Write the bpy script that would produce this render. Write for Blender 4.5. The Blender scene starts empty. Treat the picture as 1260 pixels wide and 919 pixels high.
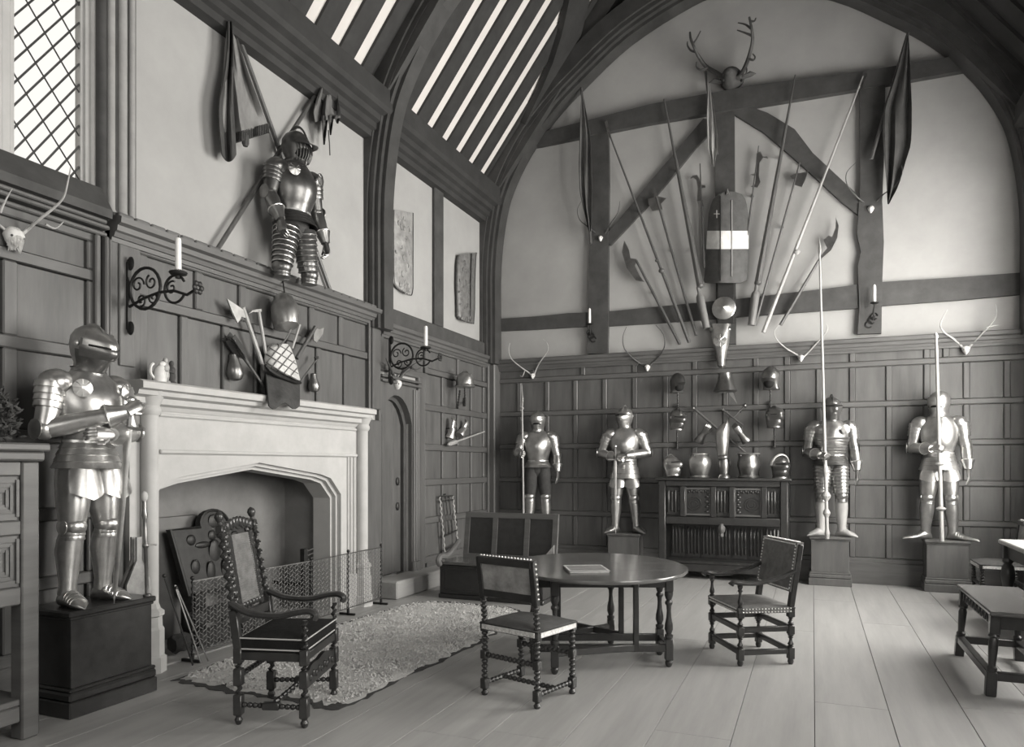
import bpy, bmesh, math, random
from mathutils import Vector as V, Matrix as Mx
random.seed(7)
PI = math.pi; R = math.radians
sc = bpy.context.scene; COL = sc.collection

# ------------------------------------------------------------------ camera
FPX, CX, HY, CAMH = 896.0, 630.0, 572.0, 1.5
YAW = math.atan((1000 - CX) / FPX)
cam = bpy.data.cameras.new('camera'); camo = bpy.data.objects.new('camera', cam); COL.objects.link(camo)
cam.sensor_width = 36; cam.lens = 36 * FPX / 1260
cam.shift_y = (HY - 459.5) / 1260
camo.location = (0, 0, CAMH); camo.rotation_euler = (PI / 2, 0, YAW)
cam.clip_start = .05; cam.clip_end = 200
sc.camera = camo

# ------------------------------------------------------------------ world, daylight, exposure
LX, BY, RX, RY = -4.58, 10.24, 2.44, -3.6        # left wall, back wall, right wall, rear wall planes
W = bpy.data.worlds.new('overcast'); sc.world = W; W.use_nodes = True
bg = W.node_tree.nodes['Background']; bg.inputs[0].default_value = (1, .992, .98, 1); bg.inputs[1].default_value = 1.15
vs = sc.view_settings
vs.view_transform = 'Standard'; vs.look = 'None'; vs.gamma = 1; vs.use_curve_mapping = False; vs.exposure = 0.2

def window_light(name, loc, rot, sx, sy, power):
    l = bpy.data.lights.new(name, 'AREA'); l.shape = 'RECTANGLE'; l.size = sx; l.size_y = sy; l.energy = power
    l.color = (1, .992, .98)
    o = bpy.data.objects.new(name, l); COL.objects.link(o); o.location = loc; o.rotation_euler = rot
# daylight entering by the windows of the right wall (y0, y1, z0, z1) and of the rear wall
RWIN = [(6.0, 9.3, 1.05, 4.7), (0.6, 3.6, 1.05, 4.7)]
for i, (y0, y1, z0, z1) in enumerate(RWIN):
    window_light('daylight_window', (RX + .42, (y0 + y1) / 2, (z0 + z1) / 2), (0, PI / 2, 0), z1 - z0, y1 - y0, (1080, 500)[i])
REARWIN = (-3.4, 1.2, 1.6, 5.0)
window_light('daylight_window', ((REARWIN[0] + REARWIN[1]) / 2, RY - .4, 3.3), (PI / 2, 0, 0), 4.6, 3.4, 110)

# ------------------------------------------------------------------ survey helpers: a point of the photograph on a known plane of the hall
_d = V((-math.sin(YAW), math.cos(YAW), 0)); _r = V((math.cos(YAW), math.sin(YAW), 0)); _c = V((0, 0, CAMH))
def _ray(x, y): return _d + (x - CX) / FPX * _r - V((0, 0, (y - HY) / FPX))
def YP(x, y, Y): v = _ray(x, y); return _c + v * (Y / v.y)
def XP(x, y, X): v = _ray(x, y); return _c + v * (X / v.x)
def ZP(x, y, Z=0): v = _ray(x, y); return _c + v * ((Z - CAMH) / v.z)
def BP(x, y, o=0): return YP(x, y, BY - o)
def LP(x, y, o=0): return XP(x, y, LX + o)

# ------------------------------------------------------------------ materials (greys of an old print)
def mat(name, col, rough=.6, metal=0, var=.0, scale=(6, 6, 6), bump=0, detail=4, spec=.5, tint=(1, .993, .978), mscale=None, sheen=0):
    m = bpy.data.materials.new(name); m.use_nodes = True
    nt = m.node_tree; b = nt.nodes['Principled BSDF']
    b.inputs['Roughness'].default_value = rough; b.inputs['Metallic'].default_value = metal
    b.inputs['Specular IOR Level'].default_value = spec
    if sheen: b.inputs['Sheen Weight'].default_value = sheen
    c = [col * t for t in tint]
    b.inputs['Base Color'].default_value = (*c, 1)
    if var or bump:
        tc = nt.nodes.new('ShaderNodeTexCoord'); mp = nt.nodes.new('ShaderNodeMapping'); mp.inputs['Scale'].default_value = scale
        nt.links.new(tc.outputs['Object'], mp.inputs[0])
        oi = nt.nodes.new('ShaderNodeObjectInfo')
        ad = nt.nodes.new('ShaderNodeVectorMath'); ad.operation = 'ADD'
        ml = nt.nodes.new('ShaderNodeMath'); ml.operation = 'MULTIPLY'; ml.inputs[1].default_value = 37.0
        nt.links.new(oi.outputs['Random'], ml.inputs[0]); nt.links.new(mp.outputs[0], ad.inputs[0]); nt.links.new(ml.outputs[0], ad.inputs[1])
        n = nt.nodes.new('ShaderNodeTexNoise'); n.inputs['Scale'].default_value = 1; n.inputs['Detail'].default_value = detail
        n.inputs['Roughness'].default_value = .65
        nt.links.new(ad.outputs[0], n.inputs['Vector'])
        if var:
            rp = nt.nodes.new('ShaderNodeMapRange'); rp.inputs[1].default_value = .25; rp.inputs[2].default_value = .75
            rp.inputs[3].default_value = 1 - var; rp.inputs[4].default_value = 1 + var
            nt.links.new(n.outputs[0], rp.inputs[0])
            mx = nt.nodes.new('ShaderNodeVectorMath'); mx.operation = 'SCALE'; mx.inputs[0].default_value = c
            nt.links.new(rp.outputs[0], mx.inputs['Scale'])
            nt.links.new(mx.outputs[0], b.inputs['Base Color'])
        if bump:
            bp = nt.nodes.new('ShaderNodeBump'); bp.inputs['Strength'].default_value = bump; bp.inputs['Distance'].default_value = .01
            nt.links.new(n.outputs[0], bp.inputs['Height']); nt.links.new(bp.outputs[0], b.inputs['Normal'])
    return m
def hammered(name, col, rough, metal=.9, var=.35):      # steel with tarnish patches that change gloss
    m = mat(name, col, rough, metal, var, (7, 7, 7), .12, 6)
    return m
M = dict(
    panel=mat('oak_panel', .094, .5, 0, .3, (9, 9, 1.4), .12),
    panel_h=mat('oak_rail', .096, .48, 0, .28, (1.6, 1.6, 14), .12),
    beam=mat('oak_timber', .055, .7, 0, .35, (5, 5, 5), .3),
    truss=mat('truss_oak', .05, .5, 0, .35, (4, 4, 4), .3),
    roofoak=mat('roof_oak', .03, .75, 0, .35, (4, 4, 4), .3),
    furn=mat('dark_furniture_oak', .030, .28, 0, .3, (14, 14, 14), .1),
    tabletop=mat('polished_tabletop', .10, .17, 0, .3, (3, 14, 14), .05),
    plaster=mat('old_plaster', .35, .9, 0, .10, (1.6, 1.6, 1.6), .15, 6),
    limewash=mat('limewash', .70, .9, 0, .06, (2, 2, 2), .1, tint=(1, .96, .925)),
    stone=mat('pale_stone', .44, .85, 0, .12, (4, 4, 4), .2, 7),
    stone_in=mat('hearth_plaster', .17, .9, 0, .3, (2, 2, 2), .3, 6),
    floor=mat('floor_board', .30, .45, 0, .16, (10, .8, 10), .12, 6),
    hearth=mat('hearth_stone', .30, .8, 0, .2, (4, 4, 4), .2),
    steel=hammered('polished_steel', .45, .33),
    bsteel=hammered('bright_steel', .56, .31),
    dsteel=hammered('dark_steel', .22, .34),
    msteel=hammered('grey_steel', .33, .33),
    bronze=hammered('russet_steel', .13, .4),
    iron=mat('wrought_iron', .035, .5, .6, .3, (20, 20, 20), .1),
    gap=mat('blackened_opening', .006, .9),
    leather=mat('tooled_leather', .15, .42, 0, .45, (16, 16, 16), .25),
    pleather=mat('worn_leather', .27, .45, 0, .5, (9, 9, 9), .2),
    velvet=mat('dark_velvet', .012, .95, 0, .3, (30, 30, 30), .3, spec=.2),
    piping=mat('pale_piping', .42, .8),
    fringe=mat('pale_fringe', .55, .9, 0, .3, (40, 40, 40), .4),
    nail=mat('brass_nail', .72, .3, .8),
    rug=mat('fleece', .46, .95, 0, .2, (8, 8, 8), 1.0, 8),
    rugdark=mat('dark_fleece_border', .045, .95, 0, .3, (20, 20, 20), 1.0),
    antler=mat('antler', .22, .6, 0, .4, (14, 14, 14), .2),
    pale_antler=mat('pale_horn', .38, .5, 0, .4, (14, 14, 14), .2),
    dark_antler=mat('dark_horn', .06, .55, 0, .4, (14, 14, 14), .2),
    bone=mat('bone', .68, .7, 0, .25, (20, 20, 20), .3),
    candle=mat('candle_wax', .84, .5),
    flagd=mat('dark_banner_cloth', .06, .9, 0, .35, (5, 5, 5), .3),
    flagm=mat('faded_banner_cloth', .13, .9, 0, .4, (6, 6, 3), .3),
    flagl=mat('mid_banner_cloth', .2, .9, 0, .35, (6, 6, 3), .3),
    grip=mat('lance_grip_wood', .15, .5, 0, .3, (20, 20, 3), .1),
    flagp=mat('pale_banner_cloth', .33, .9, 0, .35, (9, 9, 2), .3),
    shaft=mat('ash_shaft', .085, .45, 0, .3, (20, 20, 3), .1),
    pale_shaft=mat('pale_shaft', .34, .4, 0, .25, (20, 20, 3), .1),
    shield=mat('painted_shield', .07, .5, 0, .35, (9, 9, 9), .15),
    white=mat('pale_paint', .62, .5, 0, .2, (9, 9, 9), .1),
    book=mat('book_cover', .20, .55, 0, .3, (16, 16, 16), .1),
    lead=mat('window_lead', .05, .6, .5),
    ash=mat('charred_logs', .03, .95, 0, .5, (12, 12, 12), .6),
    cloth=mat('breeches_cloth', .05, .9, 0, .3, (20, 20, 20), .3),
    ornament=mat('glazed_figure', .33, .3, 0, .5, (22, 22, 22), .2),
)
gl = bpy.data.materials.new('window_glass'); gl.use_nodes = True
_nt = gl.node_tree; _o = _nt.nodes['Material Output']; _nt.nodes.remove(_nt.nodes['Principled BSDF'])
_t = _nt.nodes.new('ShaderNodeBsdfTransparent'); _t.inputs[0].default_value = (.93, .92, .9, 1)
_g = _nt.nodes.new('ShaderNodeBsdfGlossy'); _g.inputs['Roughness'].default_value = .05
_m = _nt.nodes.new('ShaderNodeMixShader'); _m.inputs[0].default_value = .05
_nt.links.new(_t.outputs[0], _m.inputs[1]); _nt.links.new(_g.outputs[0], _m.inputs[2]); _nt.links.new(_m.outputs[0], _o.inputs[0])
M['glass'] = gl

# ------------------------------------------------------------------ mesh builder
def frame(t, ref=None):
    t = t.normalized(); a = ref or (V((0, 0, 1)) if abs(t.z) < .9 else V((1, 0, 0)))
    n = (a - t * a.dot(t)); n = n.normalized() if n.length > 1e-6 else t.orthogonal().normalized()
    return n, t.cross(n)
class MB:
    def __init__(s): s.v = []; s.f = []
    def add(s, vs, fs, T=None):
        n = len(s.v)
        s.v += [T @ V(p) for p in vs] if T else [V(p) for p in vs]
        s.f += [[i + n for i in q] for q in fs]; return s
    def box(s, c, d, ch=0, T=None):
        c = V(c); h = [x / 2 for x in d]
        if not ch:
            vs = [(c.x + sx * h[0], c.y + sy * h[1], c.z + sz * h[2]) for sx in (-1, 1) for sy in (-1, 1) for sz in (-1, 1)]
            return s.add(vs, [(0, 1, 3, 2), (4, 6, 7, 5), (0, 4, 5, 1), (2, 3, 7, 6), (0, 2, 6, 4), (1, 5, 7, 3)], T)
        ch = min(ch, min(h) * .9); vs = []; ix = {}
        for sx in (-1, 1):
            for sy in (-1, 1):
                for sz in (-1, 1):
                    sg = (sx, sy, sz)
                    for a in range(3):
                        ix[sg, a] = len(vs)
                        vs.append(tuple(c[k] + sg[k] * (h[k] - (0 if k == a else ch)) for k in range(3)))
        fs = []
        def S(a, b, x, y, z):
            q = [0, 0, 0]; q[a] = x; q[b] = y; q[3 - a - b] = z; return tuple(q)
        for a in range(3):
            b = (a + 1) % 3; e = (a + 2) % 3
            for k in (-1, 1):
                fs.append([ix[S(a, b, k, y, z), a] for y, z in ((-1, -1), (1, -1), (1, 1), (-1, 1))])
            for y in (-1, 1):
                for z in (-1, 1):
                    fs.append([ix[S(a, b, -1, y, z), b], ix[S(a, b, 1, y, z), b], ix[S(a, b, 1, y, z), e], ix[S(a, b, -1, y, z), e]])
        for sx in (-1, 1):
            for sy in (-1, 1):
                for sz in (-1, 1): fs.append([ix[(sx, sy, sz), a] for a in range(3)])
        return s.add(vs, fs, T)
    def span(s, a, b, ch=0, T=None):                      # box between two corners
        return s.box([(a[i] + b[i]) / 2 for i in range(3)], [abs(a[i] - b[i]) for i in range(3)], ch, T)
    def beam(s, p0, p1, w, h, ref=None, ch=0):            # box from p0 to p1
        p0, p1 = V(p0), V(p1); t = p1 - p0; L = t.length; n, b = frame(t, ref); t.normalize()
        T = Mx(((t.x, b.x, n.x, 0), (t.y, b.y, n.y, 0), (t.z, b.z, n.z, 0), (0, 0, 0, 1))); T.translation = (p0 + p1) / 2
        return s.box((0, 0, 0), (L, w, h), ch, T)
    def loft(s, rings, caps=True, closed=True, T=None):
        n = len(rings[0]); vs = [p for r in rings for p in r]; fs = []
        for i in range(len(rings) - 1):
            for j in range(n if closed else n - 1):
                k = (j + 1) % n; fs.append((i * n + j, i * n + k, (i + 1) * n + k, (i + 1) * n + j))
        if caps and closed: fs += [list(range(n))[::-1], [(len(rings) - 1) * n + j for j in range(n)]]
        return s.add(vs, fs, T)
    def tube(s, path, rad, seg=8, caps=True, ref=None, T=None, flat=1):
        path = [V(p) for p in path]; n = len(path)
        if not hasattr(rad, '__len__'): rad = [rad] * n
        rings = []; nv = None
        for i, p in enumerate(path):
            t = (path[min(i + 1, n - 1)] - path[max(i - 1, 0)])
            if t.length < 1e-9: t = V((0, 0, 1))
            t.normalize()
            if nv is None: nv, bv = frame(t, ref)
            else:
                nv = nv - t * nv.dot(t)
                if nv.length < 1e-6: nv = t.orthogonal()
                nv.normalize(); bv = t.cross(nv)
            r = rad[i]; ra, rb = r if hasattr(r, '__len__') else (r, r * flat)
            rings.append([p + nv * ra * math.cos(2 * PI * k / seg) + bv * rb * math.sin(2 * PI * k / seg) for k in range(seg)])
        return s.loft(rings, caps, True, T)
    def lathe(s, p0, p1, prof, seg=12, T=None, sq=1, ref=None):      # prof: (t along p0..p1 in 0..1, radius)
        p0, p1 = V(p0), V(p1); t = p1 - p0; n, b = frame(t, ref)
        return s.loft([[p0 + t * h + n * r * math.cos(2 * PI * k / seg) + b * r * sq * math.sin(2 * PI * k / seg) for k in range(seg)] for h, r in prof], True, True, T)
    def bobbin(s, p0, p1, r, n, seg=8):
        pr = []
        for i in range(n):
            for t, q in ((.04, .55), (.25, .9), (.5, 1), (.75, .9), (.96, .55)): pr.append(((i + t) / n, r * q))
        return s.lathe(p0, p1, pr, seg)
    def twist(s, p0, p1, r, turns, seg=8):
        p0, p1 = V(p0), V(p1); t = p1 - p0; n, b = frame(t); N = max(4, int(turns * 9)); rings = []
        for i in range(N + 1):
            h = i / N; a = 2 * PI * turns * h; c = p0 + t * h + (n * math.cos(a) + b * math.sin(a)) * r * .35
            rings.append([c + n * r * .68 * math.cos(2 * PI * k / seg) + b * r * .68 * math.sin(2 * PI * k / seg) for k in range(seg)])
        return s.loft(rings)
    def ball(s, c, r, seg=12, rg=8, T=None):
        c = V(c); r = r if hasattr(r, '__len__') else (r, r, r)
        rings = []
        for i in range(rg + 1):
            a = -PI / 2 + PI * i / rg; k = max(math.cos(a), .02)
            rings.append([(c.x + r[0] * k * math.cos(2 * PI * j / seg), c.y + r[1] * k * math.sin(2 * PI * j / seg), c.z + r[2] * math.sin(a)) for j in range(seg)])
        return s.loft(rings, True, True, T)
    def prism(s, poly, o, ex, ey, dv):                    # polygon in plane (ex, ey) at o, thickness vector dv
        o, ex, ey, dv = V(o), V(ex), V(ey), V(dv); n = len(poly)
        a = [o + ex * x + ey * y for x, y in poly]
        return s.add(a + [p + dv for p in a], [list(range(n))[::-1], list(range(n, 2 * n))] + [(i, (i + 1) % n, n + (i + 1) % n, n + i) for i in range(n)])
    def sheet(s, fn, nu, nv, th, T=None):                 # fn(u,v)->(point, normal), closed slab of thickness th
        A = []; Bk = []
        for i in range(nu + 1):
            for j in range(nv + 1):
                p, n = fn(i / nu, j / nv); A.append(V(p)); Bk.append(V(p) - V(n) * th)
        m = (nu + 1) * (nv + 1); w = nv + 1; fs = []
        for i in range(nu):
            for j in range(nv):
                q = (i * w + j, (i + 1) * w + j, (i + 1) * w + j + 1, i * w + j + 1)
                fs.append(q); fs.append(tuple(m + k for k in q[::-1]))
        for i in range(nu):
            for j in (0, nv): a, b = i * w + j, (i + 1) * w + j; fs.append((a, b, m + b, m + a))
        for j in range(nv):
            for i in (0, nu): a, b = i * w + j, i * w + j + 1; fs.append((a, b, m + b, m + a))
        return s.add(A + Bk, fs, T)
    def mesh(s, name, m, smooth=True, T=None, ang=38):
        me = bpy.data.meshes.new(name)
        vs = [T @ p for p in s.v] if T else s.v
        me.from_pydata([tuple(p) for p in vs], [], s.f)
        bm = bmesh.new(); bm.from_mesh(me); bmesh.ops.recalc_face_normals(bm, faces=bm.faces); bm.to_mesh(me); bm.free()
        if smooth:
            me.polygons.foreach_set('use_smooth', [True] * len(me.polygons)); me.set_sharp_from_angle(angle=R(ang))
        me.materials.append(m if not isinstance(m, str) else M[m]); return me
def link(name, me, parent=None):
    o = bpy.data.objects.new(name, me); COL.objects.link(o)
    if parent: o.parent = parent
    return o
def world_of(o):
    m = Mx.Translation(o.location) @ o.rotation_euler.to_matrix().to_4x4()
    return world_of(o.parent) @ m if o.parent else m
def obj(name, mb, m, parent=None, W=True, smooth=True, label=None, ang=38):
    """mesh object; W: the builder's points are world coordinates, turned into the parent's frame"""
    T = world_of(parent).inverted() if (parent and W) else None
    o = link(name, mb.mesh(name, m, smooth, T, ang), parent)
    if label: o['label'] = label
    return o
def tag(o, label, cat, group=None):
    o['label'] = label; o['category'] = cat
    if group: o['group'] = group
    return o
def thing(name, label, cat, loc=(0, 0, 0), rz=0, group=None):
    o = link(name, None); o.location = loc; o.rotation_euler = (0, 0, rz); return tag(o, label, cat, group)
def single(name, mb, m, label, cat, group=None, smooth=True, loc=None):
    """a thing that is one mesh; its origin is put at its base"""
    if loc is None:
        n = len(mb.v); loc = V((sum(p.x for p in mb.v) / n, sum(p.y for p in mb.v) / n, min(p.z for p in mb.v)))
    o = link(name, mb.mesh(name, m, smooth, Mx.Translation(-V(loc)))); o.location = loc
    return tag(o, label, cat, group)
def struct(name, mb=None, m=None, parent=None, smooth=False):
    o = obj(name, mb, m, parent, smooth=smooth) if mb else link(name, None, parent)
    if not parent: o['kind'] = 'structure'
    return o
_pc = {}
def piece(name, size, m, parent, loc, ch=.004, rot=None):             # boxes of one size share their mesh
    k = (name, tuple(round(x, 3) for x in size), m)
    if k not in _pc: _pc[k] = MB().box((0, 0, 0), size, ch).mesh(name, m, False)
    o = link(name, _pc[k], parent); o.location = V(loc) - world_of(parent).translation
    if rot: o.rotation_euler = rot
    return o
def lerp(a, b, t): return a + (b - a) * t
def smoothpath(pts, n=4):                                              # Catmull-Rom
    pts = [V(p) for p in pts]; out = []
    for i in range(len(pts) - 1):
        p0, p1, p2, p3 = pts[max(i - 1, 0)], pts[i], pts[i + 1], pts[min(i + 2, len(pts) - 1)]
        for k in range(n):
            t = k / n
            out.append(.5 * ((2 * p1) + (p2 - p0) * t + (2 * p0 - 5 * p1 + 4 * p2 - p3) * t * t + (3 * p1 - p0 - 3 * p2 + p3) * t ** 3))
    return out + [pts[-1]]
# ================================================================== the hall
ROOF0, TAN = 5.6, math.tan(R(53)); RXC = (LX + RX) / 2
# ---- floor of wide boards running towards the far wall
fl = struct('floor', MB().span((LX - .5, RY - .4, -.14), (RX + .5, BY + .4, -.034)), 'beam')
bw = .42; k0 = math.floor((LX - .01) / bw)
rnd = random.Random(3)
x = .01 + k0 * bw
while x < RX:
    y = RY - rnd.uniform(0, 2.5)
    while y < BY:
        l = rnd.choice((3.0, 3.4, 3.8, 4.2)); y0, y1 = max(y, RY), min(y + l, BY)
        x0, x1 = max(x, LX), min(x + bw, RX)
        if y1 - y0 > .05 and x1 - x0 > .05:
            piece('floorboard', (x1 - x0 - .004, y1 - y0 - .003, .034), 'floor', fl, ((x0 + x1) / 2, (y0 + y1) / 2, -.017), .0012)
        y += l
    x += bw

# ---- masonry of the walls
WY0, WY1, WZ0, WZ1 = 1.15, 3.72, 3.36, 5.35          # window opening in the left wall
FY0, FY1 = 3.95, 6.30                                # fireplace opening
DY0, DY1, DZ = 7.06, 7.76, 2.36                      # doorway
m = MB()
for a, b in (((RY, 0), (WY0, ROOF0)), ((WY0, 0), (WY1, WZ0)), ((WY0, WZ1), (WY1, ROOF0)), ((WY1, 0), (FY0, WZ0)), ((WY1, WZ1), (FY0, ROOF0)), ((FY0, 1.60), (FY1, WZ0)), ((FY0, WZ1), (FY1, ROOF0)), ((4.7, WZ0), (FY1, WZ1)), ((FY1, 0), (DY0, ROOF0)), ((DY0, DZ), (DY1, ROOF0)), ((DY1, 0), (BY + .4, ROOF0))):
    m.span((LX - .5, a[0], a[1]), (LX, b[0], b[1]))
m.span((LX - .5, DY0, 0), (LX - .16, DY1, DZ)); m.span((LX - .12, WY1, WZ0), (LX, 4.7, WZ1))
wl = struct('wall_left', m, 'plaster')
zr = ROOF0 + TAN * (RXC - LX)
wb = struct('wall_back', MB().prism([(LX - .5, -.03), (RX + .5, -.03), (RX + .5, ROOF0 - .2), (RX, ROOF0 + .1), (RXC, zr + .1), (LX, ROOF0 + .1), (LX - .5, ROOF0 - .2)], (0, BY, 0), (1, 0, 0), (0, 0, 1), (0, .4, 0)), 'plaster')
m = MB(); ys = [RY - .3]
for (y0, y1, z0, z1) in sorted(RWIN):
    m.span((RX, ys[-1], 0), (RX + .5, y0, ROOF0)); m.span((RX, y0, 0), (RX + .5, y1, z0)); m.span((RX, y0, z1), (RX + .5, y1, ROOF0)); ys.append(y1)
m.span((RX, ys[-1], 0), (RX + .5, BY, ROOF0))
wr = struct('wall_right', m, 'plaster')
a, b, c, d = REARWIN; m = MB()
m.span((LX - .5, RY - .5, 0), (a, RY, ROOF0)); m.span((b, RY - .5, 0), (RX + .5, RY, ROOF0)); m.span((a, RY - .5, 0), (b, RY, c)); m.span((a, RY - .5, d), (b, RY, ROOF0))
m.prism([(LX - .5, ROOF0), (RX + .5, ROOF0), (RXC, zr + .5)], (0, RY - .5, 0), (1, 0, 0), (0, 0, 1), (0, .5, 0))
wre = struct('wall_rear', m, 'plaster')

# ---- oak panelling
def wainscot_B(cols, rows, frieze, skirt, top):
    x0, x1 = cols[0], cols[-1]; fw = .068
    def rail(z, h=.066, mm='panel_h'): piece('rail', (x1 - x0, .036, h), mm, wb, ((x0 + x1) / 2, BY - .018, z), .008)
    for z in rows: rail(z)
    piece('skirting', (x1 - x0, .06, rows[0]), 'panel_h', wb, ((x0 + x1) / 2, BY - .03, rows[0] / 2 - .02), .008)
    def fill(cs, za, zb):
        for i in range(len(cs)):
            if 0 < i < len(cs) - 1 or 1: piece('muntin', (fw, .036, zb - za - .072), 'panel', wb, (cs[i], BY - .018, (za + zb) / 2), .009)
            if i < len(cs) - 1:
                piece('panel', (cs[i + 1] - cs[i] - fw, .016, zb - za - .072), 'panel', wb, ((cs[i] + cs[i + 1]) / 2, BY - .008, (za + zb) / 2), .006)
    for j in range(len(rows) - 1): fill(cols, rows[j], rows[j + 1])
    fill(frieze, rows[-1], top)
bcols = [-4.54, -4.10, -3.655, -3.215, -2.775, -2.335, -1.90, -1.50, -1.09, -.70, -.31, .075, .465, .88, 1.295, 1.715, 2.13, 2.42]
brows = [.292, .79, 1.277, 1.776, 2.267, 2.775]
wainscot_B(bcols, brows, [-4.54, -3.9, -3.10, -2.335, -1.50, -.70, -.31, .465, 1.295, 1.5, 2.42], .29, 3.0)
CORN = [(0, -.06), (.055, -.06), (.06, -.03), (.075, -.03), (.085, 0), (.10, .01), (.105, .045), (.13, .06), (.135, .10), (.10, .115), (0, .12)]
def cornice(p0, p1, z, out, parent, mm='panel_h'):
    p0, p1 = V(p0), V(p1)
    obj('cornice', MB().prism(CORN, (p0.x, p0.y, z), out, (0, 0, 1), (p1.x - p0.x, p1.y - p0.y, 0)), mm, parent, smooth=False)
cornice((LX, BY, 0), (RX, BY, 0), 2.98, (0, -1, 0), wb)

def wainscot_L(cols, rows, fw=.08, proud=.05):
    y0, y1 = cols[0], cols[-1]
    for z in rows: piece('rail', (proud, y1 - y0 + fw, .08), 'panel_h', wl, (LX + proud / 2, (y0 + y1) / 2, z), .008)
    for j in range(len(rows) - 1):
        za, zb = rows[j], rows[j + 1]
        for i in range(len(cols)):
            piece('muntin', (proud, fw, zb - za - .08), 'panel', wl, (LX + proud / 2, cols[i], (za + zb) / 2), .009)
            if i < len(cols) - 1:
                piece('panel', (.022, cols[i + 1] - cols[i] - fw, zb - za - .08), 'panel', wl, (LX + .011, (cols[i] + cols[i + 1]) / 2, (za + zb) / 2), .006)
# far end, beyond the door
wainscot_L([8.13, 8.60, 9.05, 9.48, 9.90, 10.19], [.292, .79, 1.277, 1.725, 2.235, 2.70])
wainscot_L([8.13, 9.05, 9.90, 10.19], [2.70, 3.02])
wainscot_L([7.10, 8.13], [2.62, 3.02])
piece('skirting', (.06, 2.06, .29), 'panel_h', wl, (LX + .03, 9.16, .125), .008)
cornice((LX, 7.08, 0), (LX, 10.2, 0), 3.02, (1, 0, 0), wl)
obj('timber_beam', MB().span((LX, 7.05, 3.13), (LX + .07, 10.2, 3.32), .012), 'beam', wl, smooth=False)
# above the mantel
wainscot_L([3.90, 4.28, 4.72, 5.10, 5.52, 5.96, 6.42, 6.85], [2.06, 2.70])
wainscot_L([3.90, 4.43, 4.91, 5.37, 5.85, 6.33, 6.85], [2.70, 3.08])
obj('frame_moulding', MB().span((LX + .05, 6.80, 2.06), (LX + .075, 6.84, 3.1), .006), 'panel', wl, smooth=False)
cornice((LX, 3.62, 0), (LX, 6.98, 0), 3.12, (1.25, 0, 0), wl)
for i in range(24): piece('cornice_block', (.05, .125, .035), 'panel_h', wl, (LX + .10, 3.70 + i * .1365, 3.245), .008)
obj('cornice_ledge', MB().span((LX, 3.62, 3.225), (LX + .085, 6.98, 3.262), .004), 'panel_h', wl, smooth=False)
# left of the fireplace, below the window
wainscot_L([1.2, 1.78, 2.36, 2.945, 3.50], [.30, .74, 1.18, 1.68, 2.255, 2.79], .09)
wainscot_L([1.2, 2.36, 3.50], [2.79, 3.06], .09)
piece('skirting', (.06, 2.28, .27), 'panel_h', wl, (LX + .03, 2.34, .13), .008)
piece('skirting', (.06, 4.8, 3.3), 'panel', wl, (LX + .03, -1.22, 1.65), .008)
for (y0, y1, pr) in ((3.49, 3.53, .085), (3.545, 3.575, .11), (3.595, 3.62, .08)):
    obj('frame_moulding', MB().span((LX + .04, y0, 0), (LX + pr, y1, 3.07), .008), 'panel', wl, smooth=False)
for (z0, z1, pr) in ((3.07, 3.10, .085), (3.115, 3.145, .11), (3.16, 3.19, .085)):
    obj('frame_moulding', MB().span((LX + .02, 1.2, z0), (LX + pr, 3.58, z1), .008), 'panel_h', wl, smooth=False)
obj('pilaster', MB().span((LX, 3.62, 0), (LX + .06, 3.87, 3.16), .01), 'panel', wl, smooth=False)
obj('pilaster_panel', MB().span((LX + .06, 3.68, 2.2), (LX + .075, 3.81, 3.06), .008), 'panel', wl, smooth=False)
# upper wall: sill board below the window, studs, wall plate
obj('window_hood', MB().prism([(-.02, 3.42), (.02, 3.42), (.13, 3.25), (.13, 3.19), (-.02, 3.19)], (LX, 1.0, 0), (1, 0, 0), (0, 0, 1), (0, 2.58, 0)), 'beam', wl, smooth=False)
obj('stud', MB().span((LX, 8.36, 3.32), (LX + .05, 8.60, 5.2), .012), 'beam', wl, smooth=False)
PLATE = [(0, 5.10), (.10, 5.11), (.11, 5.17), (.15, 5.19), (.155, 5.25), (.20, 5.27), (.21, 5.33), (.27, 5.36), (.30, 5.40), (.30, 5.60), (0, 5.62)]
obj('wall_plate', MB().prism(PLATE, (LX, RY, 0), (1, 0, 0), (0, 0, 1), (0, BY - RY, 0)), 'roofoak', wl, smooth=False)
obj('wall_plate', MB().prism(PLATE, (RX, RY, 0), (-1, 0, 0), (0, 0, 1), (0, BY - RY, 0)), 'roofoak', wr, smooth=False)
# right wall wainscot, only ever seen from aside
for i in range(9):
    y0 = RY + i * 1.5
    piece('panel', (.05, 1.44, .98), 'panel', wr, (RX - .025, y0 + .75, .5), .01)

# ---- timber framing of the far gable (outlines follow the hewn timbers)
def timber(pts, name, proud=.07):
    pl = [(p.x, p.z) for p in (BP(*q) for q in pts)]
    obj(name, MB().prism(pl, (0, BY, 0), (1, 0, 0), (0, 0, 1), (0, -proud, 0)), 'beam', wb, smooth=False)
timber([(600, 192), (667, 182), (800, 155), (1060, 113), (1195, 89), (1260, 78), (1260, 60), (1195, 70), (1060, 92), (930, 108), (800, 132), (667, 166), (600, 176)], 'collar_beam', .09)
timber([(724, 436), (725, 380), (727, 300), (729, 250), (728, 168), (750, 160), (751, 230), (750, 300), (750, 400), (749, 436)], 'post')
timber([(882, 424), (881, 300), (880, 125), (904, 120), (905, 300), (906, 424)], 'king_post', .06)
timber([(1055, 412), (1057, 380), (1055, 330), (1059, 312), (1054, 290), (1058, 230), (1057, 105), (1089, 100), (1087, 200), (1085, 250), (1087, 300), (1085, 350), (1084, 411)], 'post')
timber([(612, 408), (660, 406), (726, 402), (726, 385), (700, 386), (660, 390), (612, 393)], 'tie_rail', .05)
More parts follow.
